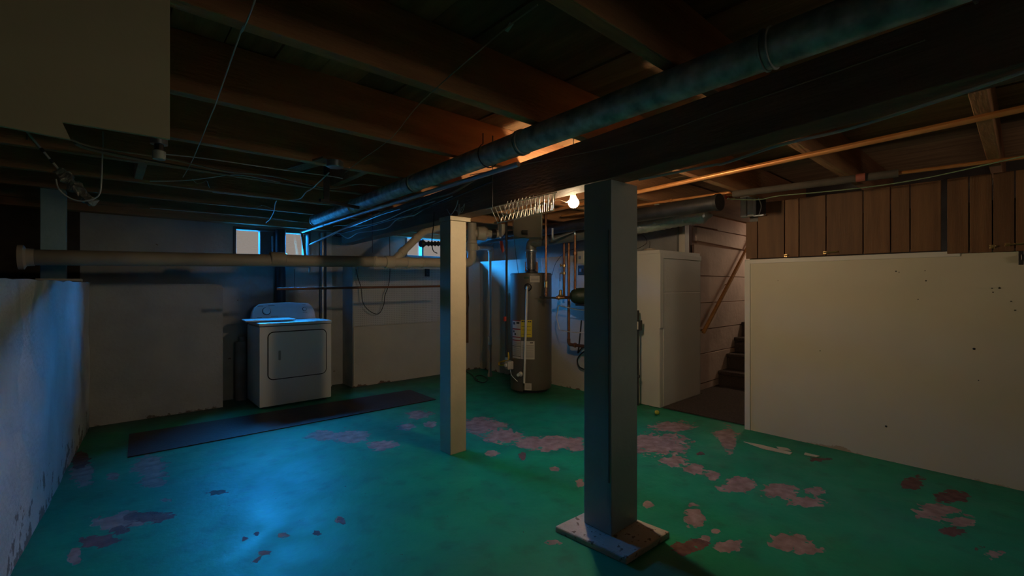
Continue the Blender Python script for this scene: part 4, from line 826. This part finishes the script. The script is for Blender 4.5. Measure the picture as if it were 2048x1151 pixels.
# wire rack hung on the beam
wr_ = thing('wire_rack', 'white coated wire rack hung slanting under the beam', 'rack', PD(1040, 446, 2.75))
A0, A1 = PD(972, 418, 2.85), PD(1114, 384, 2.62); B0, B1 = PD(994, 446, 2.80), PD(1108, 420, 2.60)
bk = FWD * 0.16 + UP * 0.03
MB().tube([A0, A1], 0.0032, 6).build('top_wire', WIRE, wr_)
MB().tube([B0, B1, PD(1110, 386, 2.62)], 0.0032, 6).build('front_wire', WIRE, wr_)
C0, C1 = PD(1003, 432, 2.97), PD(1108, 402, 2.80)
MB().tube([C0, C1], 0.0032, 6).build('back_wire', WIRE, wr_)
for k in range(15):
    t = (k + 0.2) / 14.6; MB().tube([A0.lerp(A1, 0.06 + 0.92 * t), B0.lerp(B1, t)], 0.0026, 6).build('rib', WIRE, wr_)
for k in range(13):
    t = (k + 0.3) / 13; MB().tube([B0.lerp(B1, t * 0.96 + 0.04), C0.lerp(C1, t), A0.lerp(A1, 0.28 + 0.70 * t) + (C0 - B0) * 0.5], 0.0022, 6).build('rib', WIRE, wr_)
for x, y in ((985, 418), (1105, 386)):
    p = PD(x, y, 2.75); MB().tube([p, (beam_x(p.y) - 0.094 if False else p.x, p.y, ZJ + 0.02)], 0.002, 6).build('hanger_wire', DARKMET, wr_)
# leads to the bulb
simple('lamp_lead', MB().tube(spline([bp + Vector((-0.026, 0, 0.09)), PD(1140, 397, 2.95), PD(1132, 404, 2.92), PD(1118, 400, 2.9), PD(1100, 402, 2.88)]), 0.0035, 6), CABLE_T, 'tan lamp lead straggling between wire rack and bulb', 'cord')

# ------------------------------------------------------------------ brown board, cords on the back wall
b0 = PY(926, 600, YBN - 0.02); bt = MB(); bt.box(4.075, 4.21, YBN - 0.016, YBN - 0.001, 0.43, ZL + 0.005)
simple('hardboard_strip', bt, BARKBRD, 'tall brown hardboard strip fixed to the cream lower wall', 'board', smooth=0, bevel=0.002)
cpts = [PY(931, 520, YBN - 0.05), PY(933, 560, YBN - 0.04), PY(938, 600, YBN - 0.035), PY(934, 625, YBN - 0.035), PY(926, 635, YBN - 0.04)]
simple('hanging_cable', MB().tube(spline(cpts), 0.0045, 6), CABLE_B, 'thin black cord hanging over the brown hardboard strip', 'cord')
c2 = [PY(712, 538, 5.66), PY(716, 556, 5.66), PY(722, 575, 5.66), PY(726, 605, 5.66), PY(740, 622, 5.66), PY(757, 627, 5.66), PY(767, 610, 5.66), PY(770, 590, 5.66), PY(777, 570, 5.66), PY(780, 540, 5.66), PY(779, 470, 5.66)]
simple('looped_cord', MB().tube(spline(c2), 0.005, 6), CABLE_B, 'black cord hanging in a long loop over the pegboard', 'cord')
p = PY(727, 543, YBN - 0.02); gb2 = thing('fuse_box', 'grey steel box on the pegboard under the drain pipe', 'box', p)
MB().box(p.x - 0.11, p.x + 0.12, YBN - 0.075, YBN - 0.007, p.z - 0.06, p.z + 0.10).build('case', GREYBOX, gb2, smooth=0, bevel=0.004)
MB().box(p.x - 0.10, p.x + 0.11, YBN - 0.079, YBN - 0.075, p.z - 0.05, p.z + 0.09).build('lid', GREYBOX, gb2, smooth=0, bevel=0.002)
p = PY(854.5, 545, YBN - 0.02); oo = thing('wall_outlet', 'small black outlet mounted on the pegboard near the cream post', 'outlet', p)
MB().box(p.x - 0.035, p.x + 0.035, YBN - 0.03, YBN - 0.007, p.z - 0.055, p.z + 0.055).build('plate', BLACKP, oo, smooth=0, bevel=0.004)
for s in (-0.022, 0.022): MB().lathe((p.x, YBN - 0.03, p.z + s), (0, -1, 0), [(0.015, 0), (0.014, 0.003)], 14).build('socket_face', DARKMET, oo)
# cable on the floor near the corner
fc = [PZ(932, 742, 0.008), PZ(945, 750, 0.008), PZ(952, 760, 0.008), PZ(968, 764, 0.008), PZ(975, 757, 0.008), PZ(962, 750, 0.008), PZ(950, 753, 0.008), PZ(955, 759, 0.014)]
simple('floor_cable', MB().tube(spline(fc), 0.006, 6), CABLE_B, 'black cable coiled on the floor near the white drain tube', 'cable')

# ------------------------------------------------------------------ pipes on the right of the beam
def run(name, pts, r, mt, label, cat='pipe', smoothp=False, n=10, fil=0.05):
    pts = [Vector(p) for p in pts]; return simple(name, MB().tube(spline(pts) if smoothp else (fillet(pts, fil) if len(pts) > 2 else pts), r, n), mt, label, cat)
a, b_ = PZ(1270, 385, 2.07), PZ(1940, 240, 2.07); d_ = (b_ - a).normalized()
run('copper_pipe', [a - d_ * 2.0, b_ + d_ * 1.6], 0.016, COPPER, 'long bright copper pipe running under the joists beside the beam', n=12)
a, b_ = PZ(1270, 411, 2.082), PZ(1452, 385.5, 2.082); d_ = (b_ - a).normalized()
o = thing('copper_pipe', 'short bright copper pipe ending in a valve above the dark duct', 'pipe', b_)
MB().tube([a - d_ * 0.9, b_], 0.0115, 12).build('pipe', COPPER, o)
MB().lathe(PZ(1340, 401, 2.082), d_, [(0.0125, 0), (0.0155, 0.004), (0.0155, 0.02), (0.0125, 0.024)], 12).build('coupling', COPPER, o)
MB().tube(fillet([b_, b_ + d_ * 0.03, b_ + d_ * 0.04 - UP * 0.06], 0.02), 0.012, 10).build('elbow', COPPER, o)
vb = b_ + d_ * 0.05 - UP * 0.035
MB().lathe(vb - UP * 0.03, UP, [(0.012, 0), (0.019, 0.01), (0.019, 0.035), (0.012, 0.05)], 12).build('valve_body', BRASS, o)
MB().lathe(vb - RIGHT * 0.02, -RIGHT, [(0.006, 0), (0.006, 0.02), (0.022, 0.022), (0.022, 0.03), (0.006, 0.032)], 12).build('valve_wheel', RED, o)
a, b_ = PZ(1466, 388, 2.05), PZ(1797, 346, 2.05); d_ = (b_ - a).normalized()
ip = thing('insulated_pipe', 'foam insulated pipe running above the brown storage doors', 'pipe', a)
MB().tube([a, b_], 0.026, 16).build('insulation', INSUL, ip)
MB().tube([a - d_ * 0.05, a], 0.011, 10).build('bare_end', COPPER, ip)
MB().tube([b_, b_ + d_ * 1.5], 0.0115, 10).build('bare_pipe', COPPER, ip)
c = PZ(1712, 356, 2.05); MB().lathe(c, d_, [(0.0265, 0), (0.0275, 0.001), (0.0275, 0.05), (0.0265, 0.051)], 16).build('tape_wrap', mat('red_tape', (0.35, 0.10, 0.07), None, 0.6), ip)
run('green_wire', [PZ(1455, 397, 2.0), PZ(1470, 398, 2.0), PZ(1517, 399, 2.0), PZ(1560, 391, 2.02), PZ(1640, 384, 2.01), PZ(1750, 372, 2.01), PZ(1860, 354, 2.02), PZ(2048, 312, 2.03), PZ(2200, 278, 2.03)], 0.004, CABLE_G, 'thin pale green wire strung above the brown storage doors', 'wire', True, 6)
# box at the corner of the brown doors
p = PX(1500, 415, XP - 0.02); jx = thing('junction_box', 'open grey junction box at the top corner of the brown door', 'junction box', p - UP * 0.1)
ya_ = PX(1485, 415, XP - 0.02).y; yb2 = PX(1512, 415, XP - 0.02).y; yc = PX(1531, 430, XP - 0.02).y
MB().box(XP - 0.07, XP - 0.008, yb2, ya_, p.z - 0.085, p.z + 0.10).build('cover', GREYBOX, jx, smooth=0, bevel=0.003)
MB().box(XP - 0.074, XP - 0.070, (ya_ + yb2) / 2 - 0.002, (ya_ + yb2) / 2 + 0.002, p.z - 0.08, p.z + 0.09).build('seam', BLACKP, jx, smooth=0)
MB().box(XP - 0.06, XP - 0.008, yc, yb2 + 0.01, p.z - 0.09, p.z - 0.078).build('tray', CONDUIT, jx, smooth=0, bevel=0.002)
MB().box(XP - 0.014, XP - 0.008, yc, yb2, p.z - 0.08, p.z + 0.06).build('back_plate', DARKMET, jx, smooth=0)
MB().tube(spline([(XP - 0.03, yb2 - 0.03, p.z - 0.07), (XP - 0.04, yb2 - 0.05, p.z), (XP - 0.03, yb2 - 0.02, p.z + 0.08), (XP - 0.03, yb2 + 0.02, p.z + 0.14)]), 0.004, 6).build('lead', CABLE_W, jx)
MB().box(XP - 0.07, XP - 0.03, yb2 - 0.04, yb2 + 0.01, p.z + 0.075, p.z + 0.10).build('connector', mat('orange_connector', (0.5, 0.22, 0.04), None, 0.5), jx, smooth=0, bevel=0.003)
# cable along the beam's edge
run('beam_cable', [PZ(1278, 359, 1.845), PZ(1420, 331, 1.85), PZ(1450, 326, 1.845), PZ(1560, 290, 1.855), PZ(1680, 262, 1.862), PZ(1800, 226, 1.87), PZ(2048, 143, 1.885), PZ(2250, 60, 1.90)], 0.006, CABLE_W, 'white cable sagging along the lower edge of the beam', 'cable', True, 8)
run('beam_cable', [PB(940, 350, -0.08), PB(1040, 330, -0.08), PB(1250, 287, -0.08), PB(1450, 219, -0.08), PB(1650, 151, -0.08), PB(1850, 80, -0.08)], 0.003, CABLE_T, 'thin dark cable stapled along the duct side of the beam', 'cable', True, 6)

# ------------------------------------------------------------------ cables along and under the beam, left side
wires = [
 ([(640,476),(700,462),(760,446),(830,424),(900,398),(985,362)], 1.88, 0.007, CABLE_B, 'thick black cable bundled along the beam above the cream post'),
 ([(630,470),(668,452),(720,452),(770,440),(815,420),(870,402)], 1.86, 0.0045, CABLE_W, 'pale cable drooping between conduit and beam near the windows'),
 ([(637,506),(645,490),(672,466),(695,476),(715,466),(742,462),(775,455),(795,438),(830,430)], 1.85, 0.005, CABLE_W, 'pale cable wandering in waves below the beam'),
 ([(655,470),(715,448),(760,430),(800,418)], 1.83, 0.005, CONDUIT, 'straight grey cable angled up to the beam'),
 ([(790,432),(796,440),(810,436),(840,414),(862,398),(905,385),(960,352)], 1.90, 0.009, CABLE_T, 'stiff tan cable climbing along the beam side'),
 ([(826,432),(860,412),(905,392)], 1.91, 0.004, CABLE_W, 'short pale cable end lying along the beam'),
 ([(868,424),(867,450),(864,480),(866,500),(874,506)], 1.93, 0.004, CABLE_B, 'black cord hanging down beside the cream post'),
 ([(894,418),(900,428),(905,426),(912,414),(916,400)], 1.92, 0.003, CABLE_W, 'curled white wire end dangling from the beam'),
]
for pts, X, r, mt, lab in wires:
    simple('beam_wire', MB().tube(spline([PB(x, y, X - 2.04) for x, y in pts]), r, 6), mt, lab, 'cable')
m = MB(); c = PB(920, 418, -0.085); random.seed(3)
pts = [c + Vector((0.0, random.uniform(-0.06, 0.06), random.uniform(-0.05, 0.05))) for _ in range(12)]
simple('wire_tangle', MB().tube(spline(pts, 4), 0.002, 5), CABLE_W, 'small tangle of fine wire caught on the beam side', 'wire')
zc = 2.085
cw = [
 ([(520,-60),(510,0),(485,62),(481,66),(430,212),(424,226),(385,320),(366,354)], 2.088, 0.0026, CABLE_W, 'white thin wire stapled down across the joists'),
 ([(1075,10),(1020,50),(960,100),(915,138),(875,174),(833,214),(790,268),(765,290),(725,318),(690,345)], 2.088, 0.0025, CABLE_T, 'fine string strung diagonally across the joists'),
 ([(330,308),(420,318),(550,337),(660,352),(685,357)], 2.088, 0.0035, CABLE_W, 'straight white cable running along a joist near the hanging board'),
 ([(150,285),(190,300),(330,328),(450,348),(560,365),(650,378),(760,392)], 2.088, 0.011, CABLE_T, 'heavy tan cable crossing under the joists toward the duct'),
 ([(140,278),(180,292),(260,305),(340,318),(450,342),(545,352),(655,376),(720,368),(800,378)], 2.085, 0.006, CABLE_T, 'thin tan cable looping beside the heavy tan cable'),
 ([(300,362),(365,361),(420,355),(455,350),(490,351),(560,364)], 2.087, 0.004, CABLE_W, 'pale cable curving up to join the heavy tan cable'),
 ([(385,357),(392,365),(405,365),(413,361),(416,367),(419,375)], 2.08, 0.0025, CABLE_T, 'short twisted wire end hanging below a joist'),
 ([(425,384),(560,399),(680,412),(760,416)], 2.087, 0.004, CABLE_W, 'straight pale cable running along the joists before the windows'),
 ([(658,345),(625,376),(612,384),(602,396),(590,399),(578,400)], 2.083, 0.0045, CABLE_W, 'crooked white wire bent between two joists'),
 ([(553,401),(550,408),(548,422),(540,438),(533,444),(532,448)], 2.06, 0.0045, CABLE_W, 'white wire end dangling in front of the laundry windows'),
 ([(346,401),(440,409),(502,415),(520,412),(526,410),(545,417)], 2.088, 0.004, CABLE_T, 'tan wire running along the joist nearest the windows'),
 ([(300,416),(400,424),(520,434),(595,443)], 2.06, 0.004, CABLE_W, 'pale wire along the sill above the laundry windows'),
]
for pts, z, r, mt, lab in cw:
    simple('ceiling_wire', MB().tube(spline([PZ(x, y, z) for x, y in pts]), r, 6), mt, lab, 'wire')
hb = thing('dark_rod', 'short dark bar hung across the far end of the round duct', 'bar', PZ(640, 400, 1.93))
MB().bar(PZ(640, 400, 1.93), PZ(717, 415, 1.93), 0.022, 0.022).build('bar', BLACKM, hb, smooth=0)
p = PZ(653, 402.5, 1.93); MB().box(p.x - 0.02, p.x + 0.02, p.y - 0.006, p.y + 0.006, 1.935, ZS + 0.006).build('hanger_strap', BLACKM, hb, smooth=0)
# paper / foil scraps stapled to the boards
p = PZ(1017, 53, ZS - 0.006); simple('foil_scrap', MB().prism([PZ(1010, 60, ZS - 0.006), PZ(1020, 44, ZS - 0.006), PZ(1027, 47, ZS - 0.006), PZ(1016, 63, ZS - 0.006)], (0, 0, -0.004)), CABLE_W, 'small pale paper scrap stapled to the subfloor', 'scrap', smooth=0)
bc = PZ(670, 335, 2.05); br_ = thing('pipe_bracket', 'round steel box with wires between the joists', 'junction box', bc)
MB().lathe(bc - Vector((0, 0, 0.0)), UP, [(0.045, 0), (0.05, 0.004), (0.05, 0.04), (0.04, 0.044)], 18).build('box', CONDUIT, br_)
MB().bar(bc + Vector((-0.02, 0.04, 0.06)), bc + Vector((-0.12, 0.5, 0.06)), 0.09, 0.012).build('mount_board', SUBFL, br_, smooth=0)

# ------------------------------------------------------------------ hanging board at the upper left
YP = 1.53
brd = MB(); pts = [PY(340, 278, YP), PY(124, 243, YP), PY(141, 279, YP), PY(0, 251, YP), PY(-300, 190, YP)]
tl = pts[-1].copy(); tl.z = ZS - 0.005; tr = pts[0].copy(); tr.z = ZS - 0.005
brd.prism(pts + [tl, tr], (0, 0.012, 0)); simple('hanging_board', brd, PLYW, 'large tan board nailed upright to a joist, corner torn', 'board', smooth=0)
# round metal lamp holder behind it
lp = PD(318, 285, 2.3); lm = thing('lamp_holder', 'shiny metal lamp holder hanging behind the tan board', 'lamp holder', lp - Vector((0, 0, 0.06)))
MB().lathe(lp + Vector((0, 0, -0.01)), UP, [(0.036, 0), (0.036, 0.16), (0.02, 0.165)], 20).build('can', FOIL if False else CONDUIT, lm)
MB().lathe(lp + Vector((0, 0, -0.085)), UP, [(0.026, 0), (0.028, 0.006), (0.028, 0.04), (0.02, 0.046)], 20).build('socket', GREYBOX, lm)
MB().tube([lp + Vector((0, 0, -0.04)), lp + Vector((0, 0, 0.0))], 0.02, 12).build('neck', DARKMET, lm)
MB().tube([lp + Vector((0, 0, 0.15)), (lp.x, lp.y, ZS + 0.006)], 0.006, 8).build('stem', DARKMET, lm)
# dangling rod with crumpled foil and wire loop
r0, r1 = PD(54, 264, 2.55), PD(117, 338, 2.65); fz = [PD(124, 346, 2.66), PD(140, 362, 2.68), PD(165, 388, 2.70), PD(186, 408, 2.72)]
hf = thing('dangling_fixture', 'broken metal fixture dangling on a rod over the left wall', 'fixture', fz[-1])
MB().tube([r0, r1], 0.006, 8).build('rod', CABLE_W, hf)
for t in (0.42, 0.72): q_ = r0.lerp(r1, t); dq = (r1 - r0).normalized(); MB().lathe(q_, dq, [(0.007, 0), (0.009, 0.004), (0.009, 0.02), (0.007, 0.024)], 10).build('rod_joint', DARKMET, hf)
pts = spline([r1] + fz, 8); random.seed(5); m = MB(); m.tube(pts, [0.012] + [0.030 + 0.012 * noise.noise(Vector((k_ * 0.35, 2, 0))) for k_, _ in enumerate(pts[1:-1])] + [0.012], 11); m.v = [p + Vector((noise.noise(p * 30), noise.noise(p * 30 + Vector((7, 0, 0))), noise.noise(p * 30 + Vector((0, 9, 0))))) * 0.022 for p in m.v]; m.build('crumpled_foil', mat('dull_foil', (0.25, 0.24, 0.21), (0.42, 0.41, 0.37), 0.45, 18, 0.5, 40, metal=0.5), hf, smooth=0)
MB().tube(spline([PD(112, 358, 2.62), PD(118, 378, 2.62), PD(140, 396, 2.64), PD(165, 402, 2.66), PD(190, 396, 2.68), PD(200, 385, 2.68), PD(203, 360, 2.68), PD(204, 330, 2.68), PD(206, 290, 2.68), PD(206, 262, 2.68)]), 0.004, 6).build('wire_loop', CABLE_W, hf)
MB().tube([r0, (r0.x, r0.y, ZJ + 0.03)], 0.003, 6).build('hanger_wire', DARKMET, hf)

# ------------------------------------------------------------------ small things on the floor
p = PZ(1314, 829, 0.0); simple('small_ball', MB().lathe((p.x, p.y, 0), UP, [(0.002, 0.0)] + [(0.024 * math.sin(math.radians(a)), 0.024 - 0.024 * math.cos(math.radians(a))) for a in range(15, 171, 15)] + [(0.002, 0.048)], 16), BALL, 'small yellow ball on the floor before the white cabinet', 'ball', base=(p.x, p.y, 0))
chips = [([(1487, 883), (1520, 889), (1585, 905), (1580, 909), (1525, 897)], 'long cream paint flake on the floor by the sheet wall'), ([(1553, 893), (1575, 896), (1582, 901), (1560, 900)], 'curled pale paint flake beside the long flake'), ([(1610, 905), (1640, 912), (1632, 914), (1608, 909)], 'narrow pale paint flake farthest from the stairs')]
for pts, lab in chips:
    simple('paint_flake', MB().prism([PZ(x, y, 0.001) for x, y in pts], (0, 0, 0.004)), CHIP, lab, 'paint flake', smooth=0)

for o in bpy.data.objects:
    if '_w' in o: del o['_w']
